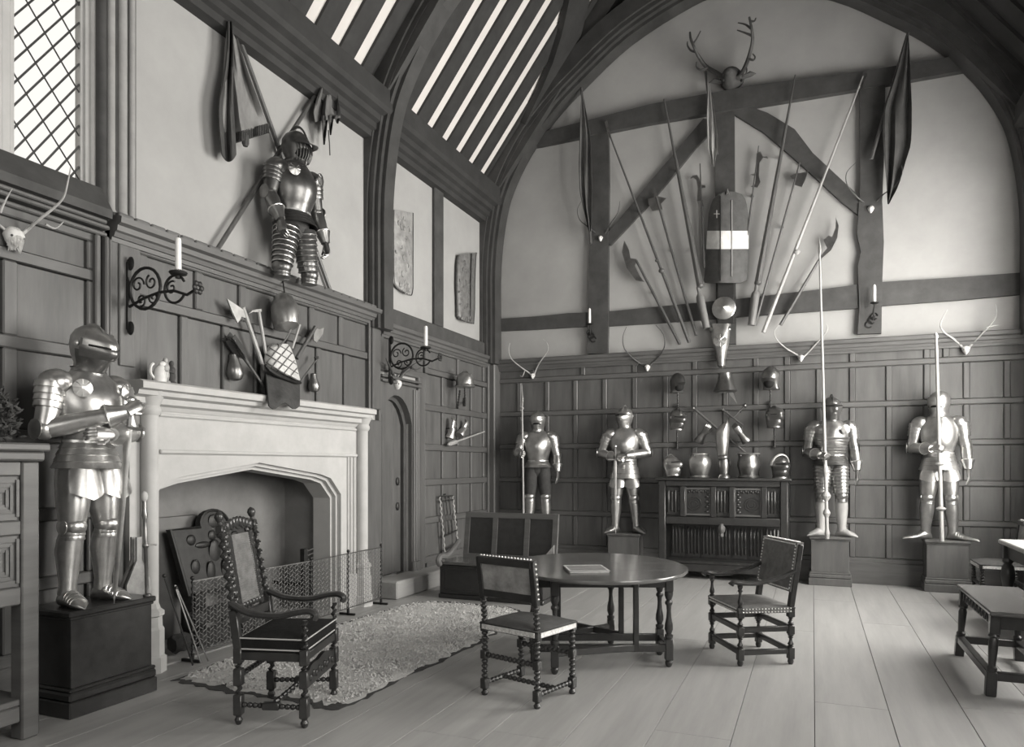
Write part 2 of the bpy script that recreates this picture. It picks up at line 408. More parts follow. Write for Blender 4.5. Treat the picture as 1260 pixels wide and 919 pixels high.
timber([(749, 402), (800, 399), (882, 393), (882, 371), (800, 379), (749, 384)], 'tie_rail', .05)
timber([(905, 391), (1000, 384), (1056, 380), (1056, 351), (1000, 358), (905, 369)], 'tie_rail', .05)
timber([(1084, 377), (1180, 370), (1290, 360), (1290, 334), (1180, 342), (1084, 348)], 'tie_rail', .05)
timber([(742, 296), (770, 263), (800, 226), (835, 185), (866, 148), (882, 150), (882, 158), (858, 182), (828, 219), (795, 258), (752, 303)], 'brace', .055)
timber([(904, 132), (915, 130), (945, 141), (978, 161), (1000, 190), (1030, 218), (1058, 244), (1058, 268), (1035, 250), (1005, 222), (975, 195), (940, 165), (904, 143)], 'brace', .055)

# ---- roof: common rafters with limewashed plaster between, arched trusses
ceil = struct('ceiling')
SL = (RXC - LX) / math.cos(R(53)) + .25
pitch, rw = .395, .235
def roof_side(sx):
    ang = -R(53) * sx
    for i in range(40):
        y = 9.8775 - i * pitch
        if y < RY: break
        for nm, wdt, th, off, yy, mm in (('rafter', rw, .15, 0, y, 'roofoak'), ('plaster_infill', pitch - rw + .004, .03, .035, y - pitch / 2, 'limewash')):
            k = (nm,)
            if k not in _pc: _pc[k] = MB().box((SL / 2, 0, th / 2), (SL, wdt, th), 0).mesh(nm, mm, False)
            o = link(nm, _pc[k], ceil)
            if sx < 0 and nm == 'plaster_infill':
                kk = ('boarded_infill',); o.name = 'boarded_infill'
                if kk not in _pc: _pc[kk] = _pc[k].copy(); _pc[kk].materials.clear(); _pc[kk].materials.append(M['roofoak'])
                o.data = _pc[kk]
            n = V((math.sin(-ang), 0, math.cos(ang)))
            bx = V((LX, yy, ROOF0)) if sx > 0 else V((RX, yy, ROOF0))
            if sx > 0: o.rotation_euler = (0, ang, 0); n = V((-math.sin(R(53)), 0, math.cos(R(53))))
            else: o.rotation_euler = (0, ang + PI, 0) if 0 else (0, ang, PI); n = V((math.sin(R(53)), 0, math.cos(R(53))))
            if sx < 0: o.rotation_euler = (0, -R(53), PI)
            o.location = bx + n * off
roof_side(1); roof_side(-1)
obj('boarding', MB().prism([(LX - .6, ROOF0 - .35), (RXC, zr + .36), (RX + .6, ROOF0 - .35), (RX + .6, ROOF0 - .2), (RXC, zr + .52), (LX - .6, ROOF0 - .2)], (0, RY - .5, 0), (1, 0, 0), (0, 0, 1), (0, BY - RY + .9, 0)), 'roofoak', ceil, smooth=False)
ARCH = [(3.32, 3.02), (3.32, 3.6), (3.315, 4.5), (3.22, 5.25), (3.06, 5.72), (2.75, 6.23), (2.4, 6.62), (1.98, 6.97), (1.3, 7.45), (.45, 7.8), (0, 7.86)]
AC = -1.07
def truss(Y0, Y1, name):
    path = smoothpath([(AC - a, 0, z) for a, z in ARCH] + [(AC + a, 0, z) for a, z in ARCH[-2::-1]], 4)
    def rib(inn, outw, ya, yb, nm):
        m = MB(); rings = []
        for i, p in enumerate(path):
            t = (path[min(i + 1, len(path) - 1)] - path[max(i - 1, 0)]).normalized(); n = V((-t.z, 0, t.x))
            a, b = p + n * inn, p + n * outw
            lim = lambda q: V((max(min(q.x, RX - .002), LX + .002), 0, q.z))
            a, b = lim(a), lim(b)
            rings.append([(a.x, ya, a.z), (b.x, ya, b.z), (b.x, yb, b.z), (a.x, yb, a.z)])
        m.loft(rings); obj(nm, m, 'truss', tr, smooth=False)
    tr = struct(name, parent=ceil)
    w = Y1 - Y0
    rib(0, .42, Y0 + w * .36, Y1 - w * .08, 'arch_rib')
    rib(.045, .42, Y0 + w * .2, Y1, 'roll_moulding')
    rib(.09, .40, Y0 + w * .08, Y1 - .01, 'roll_moulding')
    rib(.15, .38, Y0, Y1 - .02, 'outer_rib')
    # spandrel boards and principal rafters above the arch
    for sx in (-1, 1):
        inner = [(AC + sx * (a + .12), z + .12) for a, z in ARCH[3:]]
        ex = LX + .01 if sx < 0 else RX - .01
        top = [(AC, zr - .05), (ex, ROOF0 + .02)]
        obj('spandrel', MB().prism(inner + top, (0, Y0 + w * .55, 0), (1, 0, 0), (0, 0, 1), (0, w * .3, 0)), 'truss', tr, smooth=False)
        m = MB(); u = V((-sx * math.cos(R(53)), 0, math.sin(R(53))))
        p0 = V((ex, (Y0 + Y1) / 2, ROOF0)) - V((sx * math.sin(R(53)), 0, math.cos(R(53)))) * .10
        m.beam(p0, p0 + u * (SL - .3), w * .8, .26); obj('principal_rafter', m, 'truss', tr, smooth=False)
truss(BY - .42, BY - .004, 'far_truss')
truss(6.80, 7.14, 'middle_truss')
obj('ridge_beam', MB().span((RXC - .09, RY, zr - .3), (RXC + .09, BY, zr)), 'roofoak', ceil, smooth=False)
# wind brace lying against the rafters by the far truss
def roofpt(x, y, o=0):
    v = _ray(x, y); n = V((math.sin(R(53)), 0, -math.cos(R(53)))); p0 = V((LX, 0, ROOF0)) + n * o
    return _c + v * ((p0 - _c).dot(n) / v.dot(n))
nn = V((math.sin(R(53)), 0, -math.cos(R(53))))
a = [roofpt(*p) for p in ((706, -60), (693, 3), (685, 40), (674, 75), (660, 108), (640, 150))]; b = [roofpt(*p) for p in ((735, -60), (718, 3), (708, 45), (694, 88), (680, 122), (660, 160))]
m = MB(); m.loft([[p, q, q + nn * .09, p + nn * .09] for p, q in zip(a, b)]); obj('wind_brace', m, 'roofoak', ceil, smooth=False)
# lower oak pilasters carrying the middle truss
obj('truss_pilaster', MB().span((LX, 6.87, 2.12), (LX + .08, 7.03, 3.1), .01).span((LX, 6.67, 0), (LX + .08, 7.03, 2.0), .01), 'panel', wl, smooth=False)
obj('corner_post', MB().span((LX, 10.02, 0), (LX + .16, BY, 3.02), .015).span((LX + .0, 9.98, 0), (LX + .08, 10.03, 3.02), .01), 'panel', wl, smooth=False)

# ---- windows
def clip(poly, a, b, c):                    # keep a*x+b*y<=c
    out = []
    for i in range(len(poly)):
        p, q = poly[i], poly[(i + 1) % len(poly)]; dp, dq = a * p[0] + b * p[1] - c, a * q[0] + b * q[1] - c
        if dp <= 0: out.append(p)
        if dp * dq < 0: t = dp / (dp - dq); out.append((p[0] + (q[0] - p[0]) * t, p[1] + (q[1] - p[1]) * t))
    return out
GX = LX - .10
w1 = struct('window_1')
def leaded(par, y0, y1, z0, z1):
    s1 = 1.42; st = .142                      # rising cames: z = s1*y + k*st ; falling ones steeper
    s2 = -1.15; st2 = .30
    def cames(s, step, th):
        k = math.floor((z0 - s * (y1 if s > 0 else y0)) / step) - 1
        out = []
        while True:
            c = k * step; k += 1
            if c > z1 - s * (y0 if s > 0 else y1): break
            pts = []
            for yy in (y0, y1):
                zz = s * yy + c
                if z0 <= zz <= z1: pts.append((yy, zz))
            for zz in (z0, z1):
                yy = (zz - c) / s
                if y0 < yy < y1: pts.append((yy, zz))
            if len(pts) >= 2:
                pts.sort(); (ya, za), (yb, zb) = pts[0], pts[-1]
                if math.hypot(yb - ya, zb - za) > .03:
                    obj('lead_came', MB().beam((GX, ya, za), (GX, yb, zb), th, .012, V((1, 0, 0))), 'lead', par, smooth=False)
            out.append(c)
        return out
    cames(s1, st, .011); cames(s2, st2, .0028)
    k1 = range(int((z0 - s1 * y1) / st) - 2, int((z1 - s1 * y0) / st) + 2)
    k2 = range(int((z0 - s2 * y0) / st2) - 3, int((z1 - s2 * y1) / st2) + 3)
    for i in k1:
        for j in k2:
            pl = [(y0, z0), (y1, z0), (y1, z1), (y0, z1)]
            for (A, B_, C_) in ((s1, -1, -i * st), (-s1, 1, (i + 1) * st), (s2, -1, -j * st2), (-s2, 1, (j + 1) * st2)):
                pl = clip(pl, A, B_, C_)
                if not pl: break
            if len(pl) >= 3:
                cy = sum(p[0] for p in pl) / len(pl); cz = sum(p[1] for p in pl) / len(pl)
                if max(abs(p[0] - cy) + abs(p[1] - cz) for p in pl) > .03:
                    obj('pane', MB().prism([(p[0] - cy, p[1] - cz) for p in pl], (GX - .002, cy, cz), (0, 1, 0), (0, 0, 1), (.003, 0, 0)), 'glass', par, smooth=False)
LIGHTS = [(1.30, 1.78), (2.18, 2.66), (3.055, 3.505)]
for y0, y1 in LIGHTS: leaded(w1, y0, y1, WZ0 + .02, WZ1 - .02)
for y0, y1, pr in ((1.78, 2.18, 0), (2.66, 3.055, 0)):
    m = MB().span((GX - .08, y0 + .10, WZ0), (GX + .09, y1 - .10, WZ1), .03).span((GX - .06, y0 + .04, WZ0), (GX + .05, y1 - .04, WZ1), .012).span((GX - .04, y0, WZ0), (GX + .02, y1, WZ1), .008)
    obj('mullion', m, 'stone', w1, smooth=False)
# splayed right-hand reveal with shallow hollows
m = MB(); prof = [(GX - .04, 3.505), (GX + .015, 3.505), (GX + .02, 3.52), (GX + .04, 3.523), (GX + .045, 3.545), (GX + .065, 3.548), (GX + .07, 3.57), (GX + .095, 3.573), (GX + .10, 3.74), (GX - .04, 3.74)]
m.prism([(px - GX, py) for px, py in prof], (GX, 0, WZ0), (1, 0, 0), (0, 1, 0), (0, 0, WZ1 - WZ0)); obj('reveal', m, 'stone', w1, smooth=False)
obj('window_sill', MB().span((GX - .1, WY0, WZ0 - .05), (LX + .02, 3.6, WZ0 + .015), .01), 'stone', w1, smooth=False)
for y, r, mm in ((3.60, .036, 'beam'), (3.655, .028, 'stone'), (3.70, .030, 'beam'), (3.745, .034, 'stone'), (3.79, .024, 'beam'), (3.825, .024, 'stone'), (3.857, .02, 'beam')):
    m = MB(); off = .02 if mm == 'stone' else -.005
    m.lathe((LX + off, y, 3.26), (LX + off, y, 5.15), [(0, r * 1.3), (.012, r * 1.3), (.02, r), (1, r)], 10)
    obj('jamb_shaft', m, 'beam' if mm == 'beam' else 'hearth', w1)
obj('jamb_base', MB().span((LX - .02, 3.565, 3.2), (LX + .055, 3.875, 3.285), .012), 'beam', w1, smooth=False)
def plain_window(name, o, ex, u0, u1, z0, z1, n, rows=3):          # mullioned window with plain lights
    w = struct(name); o = V(o); ex = V(ex); up = V((0, 0, 1))
    for i in range(n + 1):
        c = o + ex * lerp(u0, u1, i / n); obj('mullion', MB().beam(c + up * z0, c + up * z1, .12, .16, ex, .02), 'stone', w, smooth=False)
    for j in range(rows + 1):
        z = lerp(z0, z1, j / rows); obj('transom', MB().beam(o + ex * u0 + up * z, o + ex * u1 + up * z, .16, .10, up, .02), 'stone', w, smooth=False)
    nv = ex.cross(up)
    for i in range(n):
        for j in range(rows):
            a, b = lerp(u0, u1, i / n), lerp(u0, u1, (i + 1) / n); zc, zd = lerp(z0, z1, j / rows), lerp(z0, z1, (j + 1) / rows)
            obj('pane', MB().prism([(a, zc), (b, zc), (b, zd), (a, zd)], o, ex, up, nv * .004), 'glass', w, smooth=False)
for i, (y0, y1, z0, z1) in enumerate(RWIN): plain_window('window_%d' % (i + 2), (RX + .22, 0, 0), (0, 1, 0), y0, y1, z0, z1, 4)
plain_window('window_4', (0, RY - .22, 0), (1, 0, 0), *REARWIN[:2], *REARWIN[2:], 5)

# ---- doorway beyond the fireplace
dr = struct('door_1')
for i in range(3):
    y0 = DY0 + .002 + i * (DY1 - DY0) / 3
    obj('plank', MB().span((LX - .155, y0, .20), (LX - .075 + .004 * (i % 2), y0 + (DY1 - DY0) / 3 - .006, 2.36), .006), 'panel', dr, smooth=False)
def doorframe(y0, y1, top, sp, ya, yb, zt, x0, x1, mm):
    yc = (y0 + y1) / 2
    arch = [(y0, sp)] + [(y0 + (yc - y0) * t, sp + (top - sp) * (1 - (1 - t) ** 2.2) ** .8) for t in (.15, .35, .6, .85)] + [(yc, top)]
    arch += [(y0 + y1 - a, z) for a, z in arch[-2::-1]]
    return MB().prism([(ya, .2), (y0, .2)] + arch + [(y1, .2), (yb, .2), (yb, zt), (ya, zt)], (x0, 0, 0), (0, 1, 0), (0, 0, 1), (x1 - x0, 0, 0))
obj('inner_frame', doorframe(7.08, 7.70, 2.27, 1.98, 7.04, 7.80, 2.40, LX - .075, LX - .03, 'beam'), 'beam', dr, smooth=False)
obj('door_frame', doorframe(7.06, 7.76, 2.32, 2.0, 7.03, 7.87, 2.46, LX - .03, LX + .05, 'panel'), 'panel', dr, smooth=False)
for (y, r) in ((7.80, .02), (7.85, .026), (7.905, .02)):
    obj('frame_shaft', MB().lathe((LX + .055, y, .2), (LX + .055, y, 2.42), [(0, r * 1.9), (.05, r * 1.9), (.055, r), (1, r)], 10), 'panel', dr)
obj('door_stile', MB().span((LX, 7.93, .1), (LX + .055, 8.09, 2.60), .01), 'panel', dr, smooth=False)
for z in (2.45, 2.50): obj('lintel_moulding', MB().span((LX + .03, 7.04, z), (LX + .10, 7.93, z + .03), .008), 'panel_h', dr, smooth=False)
for z in (1.3, 1.0): obj('iron_latch', MB().ball((LX - .06, 7.62, z), (.012, .03, .05), 8, 6), 'iron', dr)
obj('door_step', MB().span((LX, 6.98, 0), (LX + .32, 8.6, .20), .015), 'floor', wl, smooth=False)

# ---- stone chimneypiece
fp = thing('fireplace', 'pale carved stone fireplace with a wide flattened arch and moulded mantel shelf', 'fireplace', (LX, 5.4, 0))
F = LX + .10
def fourcent(y0, y1, sp, top, n=7):
    yc = (y0 + y1) / 2; pts = []
    for i in range(n + 1):
        t = i / n; z = sp + (top - sp) * ((1 - (1 - min(t / .28, 1)) ** 2) ** .5 * .52 + .48 * t)
        pts.append((lerp(y0, yc, t), z))
    return pts + [(y0 + y1 - a, z) for a, z in pts[-2::-1]]
def surround(y0, y1, sp, top, ya, yb, zt, x0, x1):
    return MB().prism([(ya, 0), (y0, 0)] + fourcent(y0, y1, sp, top) + [(y1, 0), (yb, 0), (yb, zt), (ya, zt)], (x0, 0, 0), (0, 1, 0), (0, 0, 1), (x1 - x0, 0, 0))
obj('surround', surround(3.86, 6.245, 1.20, 1.52, 3.74, 6.66, 1.94, LX - .02, F), 'stone', fp, smooth=False)
obj('arch_moulding', surround(3.89, 6.215, 1.18, 1.49, 3.80, 6.60, 1.61, LX - .10, F - .045), 'stone', fp, smooth=False)
obj('inner_arch', surround(3.92, 6.185, 1.16, 1.46, 3.80, 6.60, 1.61, LX - .20, F - .09), 'stone', fp, smooth=False)
m = MB().prism([(0, 1.90), (.03, 1.90), (.05, 1.93), (.09, 1.945), (.10, 1.985), (.15, 2.0), (.16, 2.03), (.20, 2.04), (.20, 2.085), (.17, 2.10), (0, 2.10)], (F - .02, 3.70, 0), (1, 0, 0), (0, 0, 1), (0, 2.93, 0))
obj('mantel_shelf', m, 'stone', fp, smooth=False)
m = MB().span((F, 3.98, 1.585), (F + .035, 6.50, 1.615), .008).span((F, 3.98, 1.86), (F + .025, 6.50, 1.885), .008); obj('frieze_moulding', m, 'stone', fp, smooth=False)
for y in (3.88, 6.58):
    c = obj('column', MB().lathe((F + .03, y, .45), (F + .03, y, 1.93), [(0, .062), (1, .062)], 16), 'stone', fp)
    m = MB().lathe((F + .03, y, 0), (F + .03, y, .50), [(0, .115), (.22, .115), (.24, .10), (.62, .10), (.66, .088), (.80, .085), (.82, .10), (.88, .10), (.92, .075), (1, .062)], 8); obj('base', m, 'stone', c, ang=25)
    m = MB().lathe((F + .03, y, 1.86), (F + .03, y, 2.09), [(0, .064), (.1, .08), (.2, .08), (.3, .07), (.6, .10), (.8, .125), (1, .125)], 12); obj('capital', m, 'stone', c)
for y in (6.36, 6.41, 6.47): obj('jamb_shaft', MB().lathe((F + .005, y, 0), (F + .005, y, 1.58), [(0, .03), (.22, .03), (.23, .016), (1, .016)], 10), 'stone', fp)
D = LX - .62
m = MB().span((D - .1, FY0 - .2, 0), (D, FY1 + .2, 2.3)); obj('firebox_back', m, 'stone_in', wl, smooth=False)
for y0, y1 in ((FY0 - .3, FY0 - .05), (FY1 - .05, FY1 + .25)): obj('firebox_side', MB().span((D - .05, y0, 0), (LX - .05, y1, 2.3)), 'stone_in', wl, smooth=False)
obj('firebox_ramp', MB().prism([(D, 3.97), (D + .10, 3.97), (D + .10, 4.95), (D, 5.02)], (0, 0, 0), (1, 0, 0), (0, 1, 0), (0, .0, 1.05)).prism([(4.95, 0), (5.75, 0), (5.75, .25), (4.95, 1.05)], (D, 0, 0), (0, 1, 0), (0, 0, 1), (.10, 0, 0)), 'stone_in', wl, smooth=False)
obj('firebox_floor', MB().span((D - .05, FY0, -.02), (F + .02, FY1, .012)), 'hearth', wl, smooth=False)
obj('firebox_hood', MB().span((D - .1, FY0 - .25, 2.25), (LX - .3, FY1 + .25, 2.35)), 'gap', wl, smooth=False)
# ================================================================== furniture
TURN = [(0, .8), (.04, 1), (.08, 1), (.1, .6), (.14, .75), (.2, 1), (.3, .95), (.45, .6), (.6, .5), (.7, .6), (.74, .9), (.78, .9), (.82, .6), (.86, .8), (.92, 1), (1, 1)]
def turned(mb, p0, p1, r, prof=TURN, seg=10): return mb.lathe(p0, p1, [(t, r * q) for t, q in prof], seg)
def nails(par, pts, r=.006, name='nail_row'):
    m = MB()
    for p, n in pts: m.lathe(V(p), V(p) + V(n) * r, [(0, r), (.6, r * .8), (1, r * .2)], 6)
    obj(name, m, 'nail', par, W=False)['kind'] = 'stuff'
def nail_line(a, b, n, nrm, step=.028):
    a, b = V(a), V(b); k = max(2, int((b - a).length / step)); return [(a.lerp(b, (i + .5) / k), nrm) for i in range(k)]

# ---- rug of pale fleece in front of the hearth
def rug():
    t = thing('rug', 'pale shaggy fleece rug with a dark ragged border before the hearth', 'rug', (-3.35, 5.3, 0))
    rn = random.Random(5)
    prof = [(-4.10, 3.80), (-3.6, 3.74), (-3.1, 3.76), (-2.70, 3.76), (-2.66, 4.4), (-2.62, 5.0), (-2.60, 5.6), (-2.62, 6.1), (-2.66, 6.6), (-2.86, 7.02), (-3.3, 7.08), (-3.92, 6.98), (-4.06, 6.3), (-4.12, 5.4), (-4.16, 4.6), (-4.14, 4.1)]
    edge = smoothpath([(x, y, 0) for x, y in prof + prof[:1]], 9)[:-1]; c = V((-3.36, 5.4, 0))
    def build(s0, h, jag, nm, mm, rings=14):
        m = MB(); n = len(edge); rg = []
        for i in range(rings + 1):
            k = i / rings; row = []
            for j, p in enumerate(edge):
                e = c + (p - c) * (s0 * k)
                if i == rings: e += (p - c).normalized() * rn.uniform(-jag, jag)
                z = .004 if i == rings else h * (.72 + .28 * math.sin(e.x * 11 + math.sin(e.y * 7) * 2) * math.cos(e.y * 9 + e.x * 3)) + rn.uniform(-.004, .004)
                row.append((e.x, e.y, z))
            rg.append(row)
        rg.append([(x, y, .001) for x, y, z in rg[-1]])
        m.loft(rg, True); obj(nm, m, mm, t)
    m = MB()
    for i in range(9000):
        j = rn.randrange(len(edge)); k = math.sqrt(rn.random()) * .965; e = c + (edge[j].lerp(edge[(j + 1) % len(edge)], rn.random()) - c) * k
        a = rn.uniform(0, 2 * PI); l = rn.uniform(.012, .03); w = rn.uniform(.004, .008); d = V((math.cos(a), math.sin(a), 0)); s = V((-d.y, d.x, 0)); p = V((e.x, e.y, .012))
        m.add([p - s * w, p + s * w, p + d * l * .6 + V((0, 0, .016)), p + d * l + V((0, 0, .012 * rn.random() + .004))], [(0, 1, 2), (0, 2, 3), (2, 1, 3), (0, 3, 1)])
    f = obj('fleece_tufts', m, 'rug', t); f['kind'] = 'stuff'
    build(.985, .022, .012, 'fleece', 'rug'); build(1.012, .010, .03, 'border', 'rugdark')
rug()

# ---- tall-backed armchair with twisted posts and velvet cushion
def armchair_tall():
    t = thing('armchair', 'tall carved-back armchair with twist-turned posts and a dark velvet cushion', 'chair', (-2.96, 3.585, 0), R(109))
    wb_, wf, dp = .242, .275, .20
    o = lambda nm, m, mm, par=t, **k: obj(nm, m, mm, par, W=False, **k)
    def turnedleg(p0, p1, twist0, twist1, tag_):
        m = MB(); x, y = p0[0], p0[1]
        m.lathe((x, y, 0), (x, y, .055), [(0, .012), (.15, .018), (.5, .024), (.8, .016), (1, .02)], 10)
        m.box((x, y, .115), (.05, .05, .12), .005)
        m.twist((x, y, .175), (x, y, .225), .022, 1.2); m.box((x, y, .275), (.05, .05, .10), .005)
        m.twist((x, y, .325), (x, y, .36), .022, 1); m.box((x, y, .40), (.05, .05, .09), .005)
        return m
    for sx in (-1, 1):
        m = turnedleg((sx * wb_, dp), None, 0, 0, 0)
        m.beam((sx * wb_, dp, .43), (sx * wb_, dp + .03, .66), .042, .05, V((0, 1, 0)), .006); o('leg', m, 'furn')
        p0, p1 = V((sx * (wb_ - .003), dp + .032, .66)), V((sx * (wb_ - .015), dp + .115, 1.13))
        m = MB(); m.twist(p0, p1, .028, 8); m.beam(p1 - V((0, .004, .05)), p1 + V((0, .004, .02)), .045, .045, V((0, 1, 0)), .006); o('back_post', m, 'furn')
        o('finial', MB().lathe(p1 + V((0, .004, .02)), p1 + V((0, .016, .10)), [(0, .016), (.2, .012), (.35, .02), (.6, .027), (.85, .02), (1, .004)], 10), 'furn')
        m = turnedleg((sx * wf, -dp), None, 0, 0, 0); m.twist((sx * wf, -dp, .44), (sx * wf, -dp, .61), .021, 4); o('leg', m, 'furn')
        arm = smoothpath([(sx * (wb_ + .005), dp + .045, .70), (sx * (wb_ + .02), dp - .08, .645), (sx * (wf - .005), -.04, .635), (sx * wf, -dp + .04, .66), (sx * wf, -dp - .03, .665), (sx * wf, -dp - .065, .645), (sx * wf, -dp - .055, .62)], 4)
        o('arm', MB().tube(arm, [(.020, .026)] * (len(arm) - 3) + [(.020, .028)] * 3, 8, ref=V((0, 0, 1))), 'furn')
        m = MB(); m.bobbin((sx * (wb_ + .002), dp - .02, .115), (sx * wf, -dp + .02, .115), .017, 11); m.box((sx * (wb_ + wf) / 2, 0, .115), (.042, .1, .042), .005); o('side_stretcher', m, 'furn')
        m = MB(); m.beam((sx * wb_, dp, .40), (sx * wf, -dp, .40), .03, .05, None, .005); o('seat_rail', m, 'furn')
    m = MB(); m.bobbin((-wb_, dp, .28), (wb_, dp, .28), .018, 12); o('back_stretcher', m, 'furn')
    m = MB(); m.twist((-wb_, 0, .115), (wb_, 0, .115), .018, 8); o('cross_stretcher', m, 'furn')
    # carved front stretcher board with scrolls
    pl = [(-wf + .02, .22), (wf - .02, .22), (wf - .02, .30)] + [(wf * .92 * math.cos(a), .30 + .045 * math.sin(a) + .008 * math.sin(6 * a)) for a in [PI * i / 14 for i in range(1, 14)]] + [(-wf + .02, .30)]
    m = MB().prism(pl, (0, -dp - .012, 0), (1, 0, 0), (0, 0, 1), (0, .024, 0))
    for i in range(-4, 5): m.ball((i * .05, -dp - .014, .265 + .014 * (i % 2)), (.02, .008, .022), 8, 6)
    o('carved_stretcher', m, 'furn')
    o('seat_rail', MB().beam((-wf, -dp, .40), (wf, -dp, .40), .03, .05, None, .005), 'furn'); o('seat_rail', MB().beam((-wb_, dp, .40), (wb_, dp, .40), .03, .05, None, .005), 'furn')
    def cush(u, v, top):
        x = (u - .5) * 2; y = (v - .5) * 2; w = lerp(wf, wb_, v) + .012
        e = (1 - abs(x) ** 6) * (1 - abs(y) ** 6)
        return V((x * w, -dp + .01 - .02 + v * (2 * dp + .0), .43 + (.075 + .018 * e if top else 0)))
    m = MB(); N = 12; A = []
    for tp in (0, 1):
        for i in range(N + 1):
            for j in range(N + 1): A.append(cush(i / N, j / N, tp))
    fs = []; q = (N + 1) ** 2; w = N + 1
    for i in range(N):
        for j in range(N):
            a = (i * w + j, (i + 1) * w + j, (i + 1) * w + j + 1, i * w + j + 1); fs += [a, tuple(q + k for k in a)]
        for a, b in ((i * w, (i + 1) * w), (i * w + N, (i + 1) * w + N), (i, i + 1), (N * w + i, N * w + i + 1)): fs.append((a, b, q + b, q + a))
    m.add(A, fs); cu = o('cushion', m, 'velvet')
    for z in (.44, .502):
        ps = [V((-wf - .014, -dp - .012, z)), V((wf + .014, -dp - .012, z)), V((wb_ + .014, dp - .01, z)), V((-wb_ - .014, dp - .01, z))]
        o('piping', MB().tube(ps[3:] + ps, .0045, 6), 'piping', cu)
    # back: frame, pierced carving round a tall caned panel
    def bp(x, z): return V((x, dp + .032 + (z - .66) * .176, z))
    o('back_rail', MB().beam(bp(-wb_, .60), bp(wb_, .60), .03, .06, None, .005), 'furn')
    m = MB()
    for i in range(9): m.ball(bp((i - 4) * .045, 1.12 + .035 * math.cos((i - 4) * .38)), (.03, .014, .034), 8, 6)
    for i in range(5): m.tube([bp((i - 2) * .075 + .03 * math.cos(a), 1.135 + .024 * math.sin(a)) for a in [k * PI / 5 for k in range(9)]], .008, 6)
    o('crest', m, 'furn')
    m = MB()
    for sx in (-1, 1):
        m.beam(bp(sx * .155, .63), bp(sx * .145, 1.09), .02, .05, V((1, 0, 0)), .004)
        for i in range(11): z = .66 + i * .041; m.ball(bp(sx * (.165 + .008 * (i % 2)), z), (.026, .013, .026), 8, 6)
    for i in range(7): m.ball(bp((i - 3) * .045, .66), (.026, .012, .022), 8, 6)
    o('carved_surround', m, 'furn')
    m = MB(); m.prism([(-.14, .66), (.14, .66), (.135, 1.08), (-.135, 1.08)], (0, 0, 0), (1, 0, 0), (0, 0, 1), (0, .008, 0)); 
    for p in m.v: p.y += dp + .028 + (p.z - .66) * .176
    for i in range(30): m.beam(bp(-.135, .68 + i * .0135) - V((0, .006, 0)), bp(.135, .68 + i * .0135) - V((0, .006, 0)), .003, .004)
    o('caned_panel', m, 'leather')
armchair_tall()

